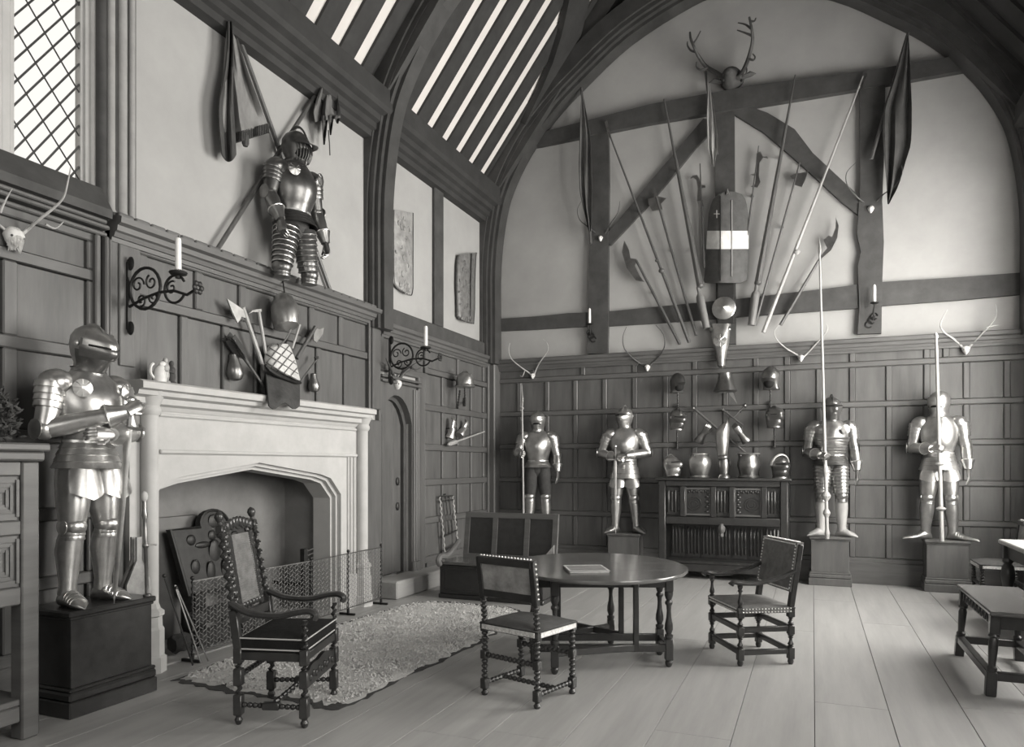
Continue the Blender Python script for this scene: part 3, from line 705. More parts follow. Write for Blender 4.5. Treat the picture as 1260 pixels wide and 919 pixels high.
# ---- leather side chair with ball-turned legs
def side_chair(label, loc, rz, group=None):
    t = thing('side_chair', label, 'chair', loc, rz, group)
    o = lambda nm, m, mm, par=t, **k: obj(nm, m, mm, par, W=False, **k)
    w, d = .215, .19
    for sx in (-1, 1):
        for sy in (-1, 1):
            x, y = sx * w, sy * d; m = MB()
            m.lathe((x, y, 0), (x, y, .04), [(0, .018), (.4, .024), (.8, .014), (1, .02)], 10); m.box((x, y, .075), (.046, .046, .07), .005)
            m.bobbin((x, y, .11), (x, y, .235), .022, 4); m.box((x, y, .265), (.046, .046, .06), .005)
            m.bobbin((x, y, .295), (x, y, .42), .022, 4); m.box((x, y, .445), (.046, .046, .06), .005)
            o('leg', m, 'furn')
        m = MB(); m.bobbin((sx * w, d, .475), (sx * w, d + .012, .63), .022, 5); m.beam((sx * w, d + .012, .63), (sx * w, d + .05, .915), .044, .04, V((0, 1, 0)), .005); o('back_post', m, 'furn')
        m = MB(); m.bobbin((sx * w, -d + .02, .08), (sx * w, d - .02, .08), .018, 9); o('side_stretcher', m, 'furn')
    m = MB(); m.bobbin((-w + .02, d, .265), (w - .02, d, .265), .019, 11); o('back_stretcher', m, 'furn')
    m = MB(); m.bobbin((-w + .02, -d, .265), (w - .02, -d, .265), .019, 11); o('front_stretcher', m, 'furn')
    m = MB(); m.bobbin((-w, 0, .08), (w, 0, .08), .018, 11); o('cross_stretcher', m, 'furn')
    def seat(u, v):
        x, y = (u - .5) * 2, (v - .5) * 2; return V((x * (w + .025), y * (d + .025), .475 + .035 * (1 - abs(x) ** 4) * (1 - abs(y) ** 4))), V((0, 0, 1))
    st = o('seat', MB().sheet(seat, 10, 10, .01).box((0, 0, .455), (2 * w + .05, 2 * d + .05, .05), .006), 'cloth')
    for a, b, n in (((-w, -d), (w, -d), (0, -1)), ((-w, d), (w, d), (0, 1)), ((-w, -d), (-w, d), (-1, 0)), ((w, -d), (w, d), (1, 0))):
        a3 = V((a[0] + n[0] * .027, a[1] + n[1] * .027, .468)); b3 = V((b[0] + n[0] * .027, b[1] + n[1] * .027, .468))
        m = MB(); k = 40
        for i in range(k): p = a3.lerp(b3, (i + .5) / k); m.box(p - V((0, 0, .016)), (.009, .009, .03))
        o('fringe', m, 'fringe', st)['kind'] = 'stuff'
        nails(st, nail_line(a3 + V((0, 0, -.022)), b3 + V((0, 0, -.022)), 0, (n[0], n[1], 0)), .007)
    bp = lambda x, z, dy=0: V((x, d + .012 + (z - .63) * .133 + dy, z))
    o('back_rail', MB().beam(bp(-w, .89), bp(w, .89), .046, .05, None, .005), 'furn'); o('back_rail', MB().beam(bp(-w, .675), bp(w, .675), .036, .05, None, .005), 'furn')
    pn = o('back_panel', MB().prism([(-w + .01, .69), (w - .01, .69), (w - .01, .88), (-w + .01, .88)], (0, 0, 0), (1, 0, 0), (0, 0, 1), (0, .02, 0)), 'pleather')
    for v_ in pn.data.vertices: v_.co.y += d + .004 + (v_.co.z - .63) * .133
    nails(t, nail_line(bp(-w, .918), bp(w, .918), 0, (0, 0, 1), .024) + nail_line(bp(w + .022, .66), bp(w + .022, .91), 0, (1, 0, 0), .03) + nail_line(bp(-w - .022, .66), bp(-w - .022, .91), 0, (-1, 0, 0), .03), .0085)
    return t
side_chair('side chair with ball-turned legs, fringed seat and pale leather back at the oval table', (-1.72, 4.45, 0), R(163.2))

# ---- nailed leather armchair on the other side of the table
def leather_armchair(label, loc, rz):
    t = thing('armchair', label, 'chair', loc, rz)
    o = lambda nm, m, mm, par=t, **k: obj(nm, m, mm, par, W=False, **k)
    w, d = .26, .20
    for sx in (-1, 1):
        for sy in (-1, 1):
            x, y = sx * w, sy * d; m = MB()
            m.lathe((x, y, 0), (x, y, .04), [(0, .016), (.5, .024), (1, .02)], 10); m.box((x, y, .085), (.048, .048, .09), .005)
            turned(m, (x, y, .13), (x, y, .225), .022); m.box((x, y, .26), (.048, .048, .07), .005)
            turned(m, (x, y, .295), (x, y, .36), .022); m.box((x, y, .395), (.05, .05, .08), .005)
            if sy < 0: turned(m, (x, y, .43), (x, y, .60), .02)
            o('leg', m, 'furn')
        o('back_post', MB().beam((sx * w, d, .43), (sx * w, d + .075, .90), .046, .042, V((0, 1, 0)), .005), 'furn')
        arm = smoothpath([(sx * w, d + .035, .70), (sx * w, d - .08, .655), (sx * w, -.05, .615), (sx * w, -d + .02, .615), (sx * w, -d - .05, .625), (sx * w, -d - .075, .605)], 4)
        o('arm', MB().tube(arm, [(.017, .028)] * (len(arm) - 2) + [(.022, .03), (.018, .026)], 8, ref=V((0, 0, 1))), 'furn')
        for z in (.10, .27): o('side_stretcher', MB().beam((sx * w, -d, z), (sx * w, d, z), .03, .04, None, .004), 'furn')
    for y in (-d, d):
        for z in (.10, .27): o('stretcher', MB().beam((-w, y, z), (w, y, z), .03, .04, None, .004), 'furn')
    def seat(u, v):
        x, y = (u - .5) * 2, (v - .5) * 2; return V((x * (w + .025), y * (d + .025), .432 + .018 * (1 - abs(x) ** 4) * (1 - abs(y) ** 4))), V((0, 0, 1))
    st = o('seat', MB().sheet(seat, 8, 8, .01).box((0, 0, .412), (2 * w + .05, 2 * d + .05, .042), .005), 'leather')
    for a, b, n in (((-w, -d), (w, -d), (0, -1)), ((-w, d), (w, d), (0, 1)), ((-w, -d), (-w, d), (-1, 0)), ((w, -d), (w, d), (1, 0))):
        for z in (.402, .425): nails(st, nail_line((a[0] + n[0] * .026, a[1] + n[1] * .026, z), (b[0] + n[0] * .026, b[1] + n[1] * .026, z), 0, (n[0], n[1], 0), .024), .0065)
    bp = lambda x, z, dy=0: V((x, d + (z - .43) * .16 + dy, z))
    pn = o('back_panel', MB().prism([(-w - .01, .545), (w + .01, .545), (w + .01, .915), (-w - .01, .915)], (0, 0, 0), (1, 0, 0), (0, 0, 1), (0, .052, 0)), 'leather')
    for v_ in pn.data.vertices: v_.co.y += d - .028 + (v_.co.z - .43) * .16
    for dy, n in ((-.028, -1), (.026, 1)):
        pts = nail_line(bp(-w + .01, .90, dy), bp(w - .01, .90, dy), 0, (0, n, 0), .024) + nail_line(bp(-w + .01, .56, dy), bp(w - .01, .56, dy), 0, (0, n, 0), .024)
        pts += nail_line(bp(-w + .006, .56, dy), bp(-w + .006, .9, dy), 0, (0, n, 0), .024) + nail_line(bp(w - .006, .56, dy), bp(w - .006, .9, dy), 0, (0, n, 0), .024)
        nails(pn, pts, .0075)
    for sx in (-1, 1): nails(pn, nail_line(bp(sx * (w + .011), .56), bp(sx * (w + .011), .9), 0, (sx, 0, 0), .024), .0075)
    nails(pn, nail_line(bp(-w, .916), bp(w, .916), 0, (0, 0, 1), .024), .0075)
    return t
leather_armchair('leather-backed armchair with rows of brass nails and sloping open arms', (-.457, 6.0, 0), R(-60))

# ---- oval gate-leg table
def gate_table():
    t = thing('gateleg_table', 'oval dark oak gate-leg table with turned legs', 'table', (-1.55, 5.50, 0), R(22.4))
    o = lambda nm, m, mm, par=t, **k: obj(nm, m, mm, par, W=False, **k)
    a, b, z = .68, .80, .72
    def seg(y0, y1):
        pts = []; N = 28
        for i in range(N + 1): y = lerp(y0, y1, i / N); pts.append((a * math.sqrt(max(0, 1 - (y / b) ** 2)), y))
        return [p for p in pts] + [(-x, y) for x, y in pts[::-1]]
    for y0, y1, nm in ((-b, -.29, 'leaf'), (-.286, .106, 'top_board'), (.11, b, 'leaf')):
        pl = [p for i, p in enumerate(seg(y0, y1))]; q = []
        for p in pl:
            if not q or (abs(p[0] - q[-1][0]) + abs(p[1] - q[-1][1])) > 1e-4: q.append(p)
        if abs(q[0][0] - q[-1][0]) + abs(q[0][1] - q[-1][1]) < 1e-4: q.pop()
        m = MB(); n = len(q); cx = sum(p[0] for p in q) / n; cy = sum(p[1] for p in q) / n
        sh = lambda p, k: (cx + (p[0] - cx) * k, cy + (p[1] - cy) * k)
        m.loft([[(*sh(p, kk), zz) for p in q] for kk, zz in ((.985, z - .026), (1, z - .018), (1, z - .006), (.99, z))]); o(nm, m, 'tabletop', ang=30)
    def leg(x, y, nm='leg', top=z - .027):
        m = MB(); m.lathe((x, y, 0), (x, y, .05), [(0, .016), (.3, .026), (.7, .03), (1, .02)], 10); m.box((x, y, .13), (.058, .058, .16), .005)
        turned(m, (x, y, .21), (x, y, .56), .032); m.box((x, y, (.56 + top) / 2), (.058, .058, top - .56), .005); o(nm, m, 'furn')
    fx, fy0, fy1 = .50, -.26, .08
    for x in (-fx, fx):
        for y in (fy0, fy1): leg(x, y)
        o('end_rail', MB().beam((x, fy0, .64), (x, fy1, .64), .03, .10, None, .004), 'furn'); o('end_stretcher', MB().beam((x, fy0, .14), (x, fy1, .14), .04, .05, None, .004), 'furn')
    for y in (fy0, fy1):
        o('side_rail', MB().beam((-fx, y, .64), (fx, y, .64), .03, .10, None, .004), 'furn'); o('long_stretcher', MB().beam((-fx, y, .14), (fx, y, .14), .04, .055, None, .004), 'furn')
    for (lx, ly, px_, py_) in ((.16, .42, -.30, fy1 + .03), (-.28, .60, .20, fy1 + .03), (-.36, -.45, .25, fy0 - .03)):
        leg(lx, ly, 'gate_leg')
        for zz, hh in ((.15, .05), (.665, .045)): o('gate_rail', MB().beam((lx, ly, zz), (px_, py_, zz), .03, hh, None, .004), 'furn')
        o('gate_post', MB().span((px_ - .02, py_ - .02, .12), (px_ + .02, py_ + .02, .69), .004), 'furn')
gate_table()
t = thing('book', 'thin flat book with a pale bordered cover lying on the oval table', 'book', (-1.555, 5.205, .7205), R(27))
obj('pages', MB().box((0, 0, .006), (.285, .30, .010), .001), 'bone', t, W=False); obj('cover', MB().box((0, 0, .013), (.30, .32, .004), .001), 'book', t, W=False)
m = MB()
for a, b in (((-.14, -.15), (.14, -.15)), ((-.14, .15), (.14, .15)), ((-.14, -.15), (-.14, .15)), ((.14, -.15), (.14, .15))): m.beam((*a, .0155), (*b, .0155), .012, .002)
obj('border', m, 'fringe', t, W=False)

# ---- box settle with panelled back
def settle():
    x0, x1, y0, y1 = -3.90, -2.66, 7.30, 7.80
    t = thing('box_settle', 'low dark oak box settle with three-panelled back and scrolled arm', 'bench', ((x0 + x1) / 2, (y0 + y1) / 2, 0))
    o = lambda nm, m, mm='furn', par=t, **k: obj(nm, m, mm, par, **k)
    o('plinth', MB().span((x0 - .01, y0 - .015, 0), (x1 + .01, y1, .05), .008))
    b = o('seat_box', MB().span((x0, y0, .05), (x1, y1 - .05, .375), .006))
    for xa, xb in ((x0 + .05, (x0 + x1) / 2 - .03), ((x0 + x1) / 2 + .03, x1 - .05)):
        m = MB()
        for p, q in (((xa, .09), (xb, .09)), ((xa, .33), (xb, .33))): m.beam((p[0], y0 - .004, p[1]), (q[0], y0 - .004, q[1]), .012, .016)
        for xx in (xa, xb): m.span((xx - .008, y0 - .010, .09), (xx + .008, y0 + .002, .33))
        o('box_moulding', m, 'furn', b)
    o('seat_lid', MB().span((x0 - .02, y0 - .03, .378), (x1 + .02, y1 - .03, .412), .008), 'tabletop')
    yb0, yb1 = y1 - .07, y1 + .01
    def back(xx, z): return V((xx, lerp(yb0, yb1, (z - .4) / .53), z))
    def slab(xa, xb, za, zb, th, nm, mm, dy=0):
        m = MB(); a = [back(xa, za), back(xb, za), back(xb, zb), back(xa, zb)]; a = [p + V((0, dy, 0)) for p in a]
        m.add(a + [p + V((0, th, 0)) for p in a], [(0, 1, 2, 3), (4, 5, 6, 7), (0, 1, 5, 4), (1, 2, 6, 5), (2, 3, 7, 6), (3, 0, 4, 7)]); o(nm, m, mm, smooth=False)
    slab(x0 + .08, x1, .88, .94, .045, 'top_rail', 'panel_h'); slab(x0 + .08, x1, .405, .46, .045, 'bottom_rail', 'panel_h')
    xs = [x0 + .08, x0 + .47, x0 + .87, x1]
    for i, xx in enumerate(xs): xa = xx if i == 0 else xx - .06 if i == 3 else xx - .03; slab(xa, xa + .06, .46, .88, .045, 'stile', 'panel_h')
    for i in range(3): slab(xs[i] + .03, xs[i + 1] - .03, .46, .88, .015, 'panel', 'furn', .022)
    sc_ = smoothpath([(x0 + .03, y0 - .05, .38), (x0 + .03, y0 - .085, .43), (x0 + .03, y0 - .03, .47), (x0 + .03, y0 + .12, .46), (x0 + .03, y0 + .28, .52), (x0 + .03, yb0, .60)], 5)
    o('arm', MB().tube(sc_, [(.035, .03)] * len(sc_), 8, ref=V((0, 0, 1))), 'panel_h')
    o('corner_bracket', MB().prism([(x1 - .14, .462), (x1 - .02, .462), (x1 - .02, .60)], (0, yb0 - .012, 0), (1, 0, 0), (0, 0, 1), (0, .02, 0)), 'pleather', smooth=False)
settle()

# ---- spindled rack hung on the panelling above the settle arm
t = thing('spindle_rack', 'narrow upright rack with slender spindles hung on the panelling above the settle', 'rack', LP(551, 680, .06))
TL, TR, BL_, BR_ = LP(541, 611, .08), LP(557, 610, .08), LP(547, 679, .10), LP(563, 669, .10)
for a, b in ((TL, BL_), (TR, BR_)): obj('side_post', MB().twist(a, b, .017, 9), 'pale_shaft', t)
for k in (0, .08, .72, .98): obj('cross_rail', MB().beam(TL.lerp(BL_, k), TR.lerp(BR_, k), .02, .02), 'furn', t)
for k in (.25, .5, .75): obj('spindle', MB().lathe(TL.lerp(TR, k), (TL.lerp(TR, k)).lerp(BL_.lerp(BR_, k), .73), [(0, .008), (.3, .012), (.6, .007), (1, .01)], 8), 'shaft', t)
obj('wall_hook', MB().beam(LP(548, 608, 0.02), LP(548, 608, .09), .015, .015), 'iron', t)

# ---- carved hutch under the trophies
def hutch():
    x0, x1, y0, y1 = -1.90, -.285, 9.72, 10.17
    t = thing('carved_hutch', 'dark oak hutch cupboard with linenfold and carved panels against the far wall', 'cupboard', ((x0 + x1) / 2, (y0 + y1) / 2, 0))
    o = lambda nm, m, mm='furn', par=t, **k: obj(nm, m, mm, par, **k)
    o('top_board', MB().span((x0 - .04, y0 - .04, 1.295), (x1 + .04, y1, 1.33), .008))
    for xx in (x0, x1 - .09):
        for yy in (y0, y1 - .09): o('post', MB().span((xx, yy, 0), (xx + .09, yy + .09, 1.295), .008))
    o('front_rail', MB().span((x0 + .09, y0 + .01, 1.22), (x1 - .09, y0 + .06, 1.295), .006)); o('front_rail', MB().span((x0 + .09, y0 + .005, .72), (x1 - .09, y0 + .06, .82), .006))
    o('carcass', MB().span((x0 + .03, y0 + .08, .74), (x1 - .03, y1 - .01, 1.29))); o('back_board', MB().span((x0 + .05, y1 - .10, .12), (x1 - .05, y1 - .06, .74)))
    o('base_rail', MB().span((x0 + .05, y0 + .02, .10), (x1 - .05, y0 + .07, .20), .006)); o('pot_board', MB().span((x0 + .02, y0 + .05, .20), (x1 - .02, y1 - .06, .235), .004))
    def linen(xa, xb, za, zb, yy, par):
        m = MB().span((xa, yy, za), (xb, yy + .02, zb)); n = 4; w = (xb - xa)
        for i in range(n):
            xc = xa + w * (i + .5) / n; m.lathe((xc, yy, za + .03 + .015 * (i % 2)), (xc, yy, zb - .03 - .015 * (i % 2)), [(0, .004), (.05, w * .085), (.95, w * .085), (1, .004)], 8)
        return o('linenfold_panel', m, 'furn', par)
    iw = x1 - x0 - .18; e = [x0 + .09 + iw * k for k in (0, .135, .175, .41, .45, .57, .61, .845, .885, 1)]
    spans = [(e[0] + .01, e[1], 0), (e[2], e[3], 1), (e[4], e[5], 0), (e[6], e[7], 1), (e[8], e[9] - .01, 0)]
    for i, (xa, xb, k) in enumerate(spans):
        if k == 0: linen(xa, xb, .84, 1.20, y0 + .045, t)
        else:
            d = o('carved_door', MB().span((xa, y0 + .04, .83), (xb, y0 + .065, 1.21), .004)); rn = random.Random(i)
            m = MB()
            for a, b in (((xa, .85), (xb, .85)), ((xa, 1.19), (xb, 1.19))): m.beam((a[0], y0 + .037, a[1]), (b[0], y0 + .037, b[1]), .016, .022)
            for xx in (xa + .01, xb - .01): m.span((xx - .01, y0 + .028, .83), (xx + .01, y0 + .045, 1.21))
            o('door_moulding', m, 'panel_h', d)
            m = MB(); cxs = (xa + xb) / 2; flip = 1 if i == 1 else -1
            for q in range(9): m.ball((lerp(xa + .05, xb - .05, q / 8), y0 + .04, 1.145 + .012 * (q % 2)), (.018, .010, .02), 8, 6)
            for q in range(8): m.ball((cxs + flip * (.11 + .022 * (q % 2)), y0 + .04, .89 + q * .032), (.024, .010, .017), 8, 6)
            for q in range(3): m.tube([V((cxs - flip * .05 + (.035 + .028 * q) * math.cos(a), y0 + .038, .99 + (.03 + .03 * q) * math.sin(a))) for a in [k_ * PI / 5 for k_ in range(11)]], .006, 6)
            o('carving', m, 'furn', d)
    for i in range(4): a, b = spans[i][1], spans[i + 1][0]; o('muntin', MB().span((a - .005, y0 + .012, .82), (b + .005, y0 + .06, 1.22), .006))
    o('pendant', MB().lathe((cxm := (x0 + x1) / 2, y0 + .03, .56), (cxm, y0 + .03, .74), [(0, .01), (.1, .03), (.3, .026), (.45, .045), (.7, .05), (.9, .035), (1, .04)], 8), 'panel_h')
    n = 7
    for i in range(n): xa = x0 + .10 + i * (x1 - x0 - .2) / n; linen(xa + .012, xa + (x1 - x0 - .2) / n - .012, .26, .70, y1 - .125, t)
hutch()

# ---- carved court cupboard cut by the edge of the picture
def court():
    x0, x1, y0, y1 = LX + .06, -3.97, 1.45, 2.74
    t = thing('court_cupboard', 'carved oak cupboard on an open stand beside the cross-armed suit of armour', 'cupboard', ((x0 + x1) / 2, (y0 + y1) / 2, 0))
    o = lambda nm, m, mm='panel_h', par=t, **k: obj(nm, m, mm, par, **k)
    o('top_board', MB().span((x0, y0 - .03, 1.575), (x1 + .045, y1 + .035, 1.62), .01)); o('cornice', MB().span((x0, y0, 1.52), (x1 + .025, y1 + .018, 1.575), .012))
    o('carcass', MB().span((x0 + .01, y0 + .02, .78), (x1 - .025, y1 - .02, 1.52)))
    for yy in (y0, y1 - .10):
        for xx in (x0, x1 - .10): o('post', MB().span((xx, yy, 0), (xx + .10, yy + .10, 1.52), .01))
    for z0, z1 in ((1.44, 1.52), (1.12, 1.20), (.74, .84)): o('rail', MB().span((x1 - .06, y0 + .1, z0), (x1 - .004, y1 - .1, z1), .008))
    o('rail', MB().span((x0 + .1, y1 - .06, .74), (x1 - .1, y1 - .004, .84), .008)); o('rail', MB().span((x1 - .07, y0 + .1, .10), (x1 - .01, y1 - .1, .19), .008))
    o('shelf', MB().span((x0 + .03, y0 + .03, .19), (x1 - .02, y1 - .03, .225), .004))
    for za, zb in ((.86, 1.10), (1.22, 1.42)):
        for ya, yb in ((y0 + .13, (y0 + y1) / 2 - .03), ((y0 + y1) / 2 + .03, y1 - .12)):
            d = o('door', MB().span((x1 - .03, ya, za), (x1 - .018, yb, zb), .004))
            for k, pr in ((0, .016), (.03, .010), (.055, .013)):
                m = MB(); xx = x1 - .018
                for p, q in (((ya + k, za + k), (yb - k, za + k)), ((ya + k, zb - k), (yb - k, zb - k)), ((ya + k, za + k), (ya + k, zb - k)), ((yb - k, za + k), (yb - k, zb - k))): m.beam((xx, *p), (xx, *q), .016, pr * 2)
                o('door_moulding', m, 'panel_h', d)
            o('knob', MB().lathe((x1 - .02, (ya + yb) / 2 - .02, za + .05), (x1 + .03, (ya + yb) / 2 - .02, za + .05), [(0, .008), (.4, .008), (.6, .017), (.85, .017), (1, .006)], 10), 'nail', d)
            m = MB()
            for q in range(6): m.tube([V((x1 - .016, (ya + yb) / 2 + (.03 + .012 * q) * math.cos(a + q), (za + zb) / 2 + .02 + (.03 + .008 * q) * math.sin(a + q))) for a in [k_ * .5 for k_ in range(5)]], .006, 6)
            o('carving', m, 'panel_h', d)
court()
def bushy():
    t = thing('potted_plant', 'dark bushy foliage plant standing on top of the carved cupboard', 'plant', (-4.30, 2.60, 1.62))
    obj('bowl', MB().lathe((-4.34, 2.64, 1.622), (-4.34, 2.64, 1.70), [(0, .05), (.2, .06), (.7, .09), (1, .10)], 14), 'iron', t)
    m = MB(); rn = random.Random(9)
    for i in range(1100):
        a, b = rn.uniform(0, 2 * PI), rn.uniform(-.1, 1.45); r = rn.uniform(.6, 1)
        p = V((-4.31 + .15 * r * math.cos(a) * math.cos(b), 2.645 + .20 * r * math.sin(a) * math.cos(b), 1.68 + .27 * r * math.sin(b)))
        u = V((rn.uniform(-1, 1), rn.uniform(-1, 1), rn.uniform(-.5, 1))).normalized(); n, bb = frame(u); l = rn.uniform(.018, .03)
        m.add([p, p + u * l + n * l * .35, p + u * l * 2, p + u * l - n * l * .35, p + u * l + bb * .004], [(0, 1, 4), (1, 2, 4), (2, 3, 4), (3, 0, 4), (0, 3, 2, 1)])
    f = obj('foliage', m, 'cloth', t, smooth=False); f['kind'] = 'stuff'
bushy()

# ---- long bench, table and chair on the right
def bench():
    x0, x1, y0, y1, h = 1.07, 1.46, 5.53, 6.68, .555
    t = thing('oak_bench', 'oak bench with splayed turned legs and carved frieze beside the far table', 'bench', ((x0 + x1) / 2, (y0 + y1) / 2, 0))
    o = lambda nm, m, mm='furn', par=t, **k: obj(nm, m, mm, par, **k)
    o('seat', MB().span((x0 - .015, y0 - .02, h - .03), (x1 + .015, y1 + .02, h), .008), 'tabletop')
    for yy in (y0 + .05, y1 - .05): o('end_frieze', MB().span((x0 + .04, yy - .012, h - .12), (x1 - .04, yy + .012, h - .03), .003))
    for xx in (x0 + .03, x1 - .03):
        f = o('frieze', MB().span((xx - .012, y0 + .05, h - .12), (xx + .012, y1 - .05, h - .03), .003)); m = MB(); s = -1 if xx < (x0 + x1) / 2 else 1
        for i in range(9): yc = y0 + .14 + i * .108; m.tube([V((xx + s * .013, yc + .04 * math.cos(a), h - .105 + .05 * math.sin(a))) for a in [PI * k / 6 for k in range(7)]], .007, 6)
        o('lunette_carving', m, 'furn', f)
    for sx, xx in ((-1, x0 + .03), (1, x1 - .03)):
        for sy, yy in ((-1, y0 + .06), (1, y1 - .06)):
            a = V((xx, yy, h - .03)); b = V((xx + sx * .035, yy + sy * .03, 0)); m = MB()
            m.beam(a.lerp(b, .0), a.lerp(b, .24), .06, .06, V((0, 1, 0)), .005); m.lathe(a.lerp(b, .24), a.lerp(b, .70), [(0, .03), (.06, .034), (.1, .022), (.2, .03), (.5, .027), (.85, .022), (.9, .032), (1, .03)], 10)
            m.beam(a.lerp(b, .70), b, .062, .062, V((0, 1, 0)), .005); o('leg', m)
        o('stretcher', MB().beam((xx + sx * .027, y0 + .04, .13), (xx + sx * .027, y1 - .04, .13), .05, .055, None, .005))
    for yy in (y0 + .04, y1 - .04): o('end_stretcher', MB().beam((x0, yy, .13), (x1, yy, .13), .05, .055, None, .005))
bench()
def rtable():
    x0, x1, y0, y1, h = 1.69, 2.36, 6.95, 8.48, .77
    t = thing('refectory_table', 'pale-topped refectory table with thick turned legs beyond the oak bench', 'table', ((x0 + x1) / 2, (y0 + y1) / 2, 0))
    o = lambda nm, m, mm='furn', par=t, **k: obj(nm, m, mm, par, **k)
    o('top_board', MB().span((x0, y0, h - .045), (x1, y1, h), .012), 'pale_shaft')
    for xx in (x0 + .06, x1 - .06): o('frieze', MB().span((xx - .015, y0 + .12, h - .17), (xx + .015, y1 - .12, h - .046), .004))
    for yy in (y0 + .12, y1 - .12): o('end_frieze', MB().span((x0 + .06, yy - .015, h - .17), (x1 - .06, yy + .015, h - .046), .004))
    for xx in (x0 + .06, x1 - .06):
        for yy in (y0 + .12, y1 - .12):
            m = MB().box((xx, yy, h - .11), (.09, .09, .13), .006); m.lathe((xx, yy, .20), (xx, yy, h - .17), [(0, .05), (.08, .055), (.14, .035), (.3, .045), (.6, .065), (.8, .05), (.86, .034), (.92, .05), (1, .045)], 12); m.box((xx, yy, .10), (.09, .09, .20), .006); o('leg', m)
        o('stretcher', MB().beam((xx, y0 + .12, .12), (xx, y1 - .12, .12), .06, .07, None, .006))
rtable()
side_chair('leather-seated side chair with nailed low back between far table and panelling', (1.80, 8.98, 0), R(-90))

# ---- plinths of the armours
def plinth(label, x0, x1, y0, y1, h, mm='panel', steps=True):
    t = thing('plinth', label, 'pedestal', ((x0 + x1) / 2, (y0 + y1) / 2, 0))
    o = lambda nm, m: obj(nm, m, mm, t, smooth=False)
    o('base', MB().span((x0, y0, 0), (x1, y1, h * .15), .006)); o('base_moulding', MB().span((x0 + .004, y0 + .004, h * .15), (x1 - .004, y1, h * .235), .012))
    o('base_bead', MB().span((x0 + .012, y0 + .012, h * .235), (x1 - .012, y1, h * .27), .008))
    o('die', MB().span((x0 + .03, y0 + .03, h * .27), (x1 - .03, y1 - .02, h * .93), .004)); o('cap', MB().span((x0 + .008, y0 + .008, h * .945), (x1 - .008, y1, h), .008)); o('cap_moulding', MB().span((x0 + .02, y0 + .02, h * .915), (x1 - .02, y1 - .01, h * .945), .006))
    return t
plinth('dark glossy plinth under the cross-armed suit of armour', -4.47, -4.03, 2.96, 3.58, .63, 'furn')
plinth('plain plinth under the armour with hand on sword', -2.66, -2.17, 9.83, 10.17, .555)
plinth('wooden plinth under the armour with ribbed thigh plates', -.05, .445, 9.84, 10.17, .605)
plinth('wooden plinth under the brightest far armour with pointed shoes', 1.22, 1.71, 9.84, 10.17, .61)
plinth('wooden plinth hidden behind the settle under the helmeted guard', -3.98, -3.50, 9.83, 10.17, .555)

# ---- hearth furniture
t = thing('fire_screen', 'folding wire mesh fire screen on twisted iron posts', 'fire screen', (-4.33, 5.4, 0))
vv = [V((-4.36, 4.19, 0)), V((-4.27, 5.49, 0)), V((-4.29, 6.10, 0)), V((-4.29, 6.70, 0))]
for p in vv:
    m = MB().twist(p + V((0, 0, .05)), p + V((0, 0, .625)), .011, 12); m.beam(p + V((-.10, 0, .012)), p + V((.08, 0, .012)), .02, .02); m.beam(p + V((0, 0, 0)), p + V((0, 0, .07)), .02, .02); m.ball(p + V((0, 0, .64)), .016, 8, 6); obj('post', m, 'iron', t)
for i in range(3):
    a, b = vv[i], vv[i + 1]; m = MB(); n = max(6, int((b - a).length / .033)); 
    for z in (.07, .615): obj('frame_wire', MB().beam(a + V((0, 0, z)), b + V((0, 0, z)), .008, .010), 'dsteel', t)
    m = MB()
    for k in range(1, n): p = a.lerp(b, k / n); m.tube([p + V((0, 0, .07)), p + V((0, 0, .615))], .0026, 3, False)
    for k in range(n):
        p, q = a.lerp(b, k / n), a.lerp(b, (k + 1) / n); s = .02 if k % 2 else -.02
        for j in range(13): z = .085 + j * .042; m.tube([p + V((0, 0, z)), q + V((0, 0, z + s))], .0024, 3, False)
    w = obj('wire_mesh', m, 'grip', t); w['kind'] = 'stuff'
t = thing('fireback', 'cast iron fireback with arched crest and raised figure inside the hearth', 'fireback', (-4.98, 4.95, 0))
def fbp(y, z): return V((-4.86 - (z - .45) * .22, y, z))
pl = [(4.62, .40), (5.40, .40), (5.40, .94)] + [(5.03 + .17 * math.cos(a), .955 + .14 * math.sin(a)) for a in [PI * k / 10 for k in range(11)]] + [(4.54, .955)]
m = MB(); n = len(pl); m.add([fbp(*p) for p in pl] + [fbp(*p) - V((.05, 0, 0)) for p in pl], [list(range(n)), list(range(n, 2 * n))[::-1]] + [(i, (i + 1) % n, n + (i + 1) % n, n + i) for i in range(n)]); obj('plate', m, 'iron', t, smooth=False)
m = MB().tube([fbp(y, z) + V((.006, 0, 0)) for y, z in pl + pl[:1]], .014, 6); obj('rim', m, 'iron', t)
m = MB(); rn = random.Random(4)
for y, z, a, b in ((4.98, .72, .07, .12), (4.98, .87, .045, .05), (4.86, .80, .09, .03), (5.12, .78, .09, .03), (4.90, .55, .05, .11), (5.07, .55, .05, .11), (4.74, .62, .05, .07), (5.24, .62, .05, .07), (4.74, .85, .05, .05), (5.25, .84, .05, .05)): m.ball(fbp(y, z), (.022, a, b), 10, 8)
m.ball(fbp(5.03, .99), (.02, .07, .07), 10, 8); obj('relief_figure', m, 'iron', t)
[obj('foot', MB().span((-4.98, y, .013), (-4.80, y + .10, .41)), 'iron', t, smooth=False) for y in (4.66, 5.24)]
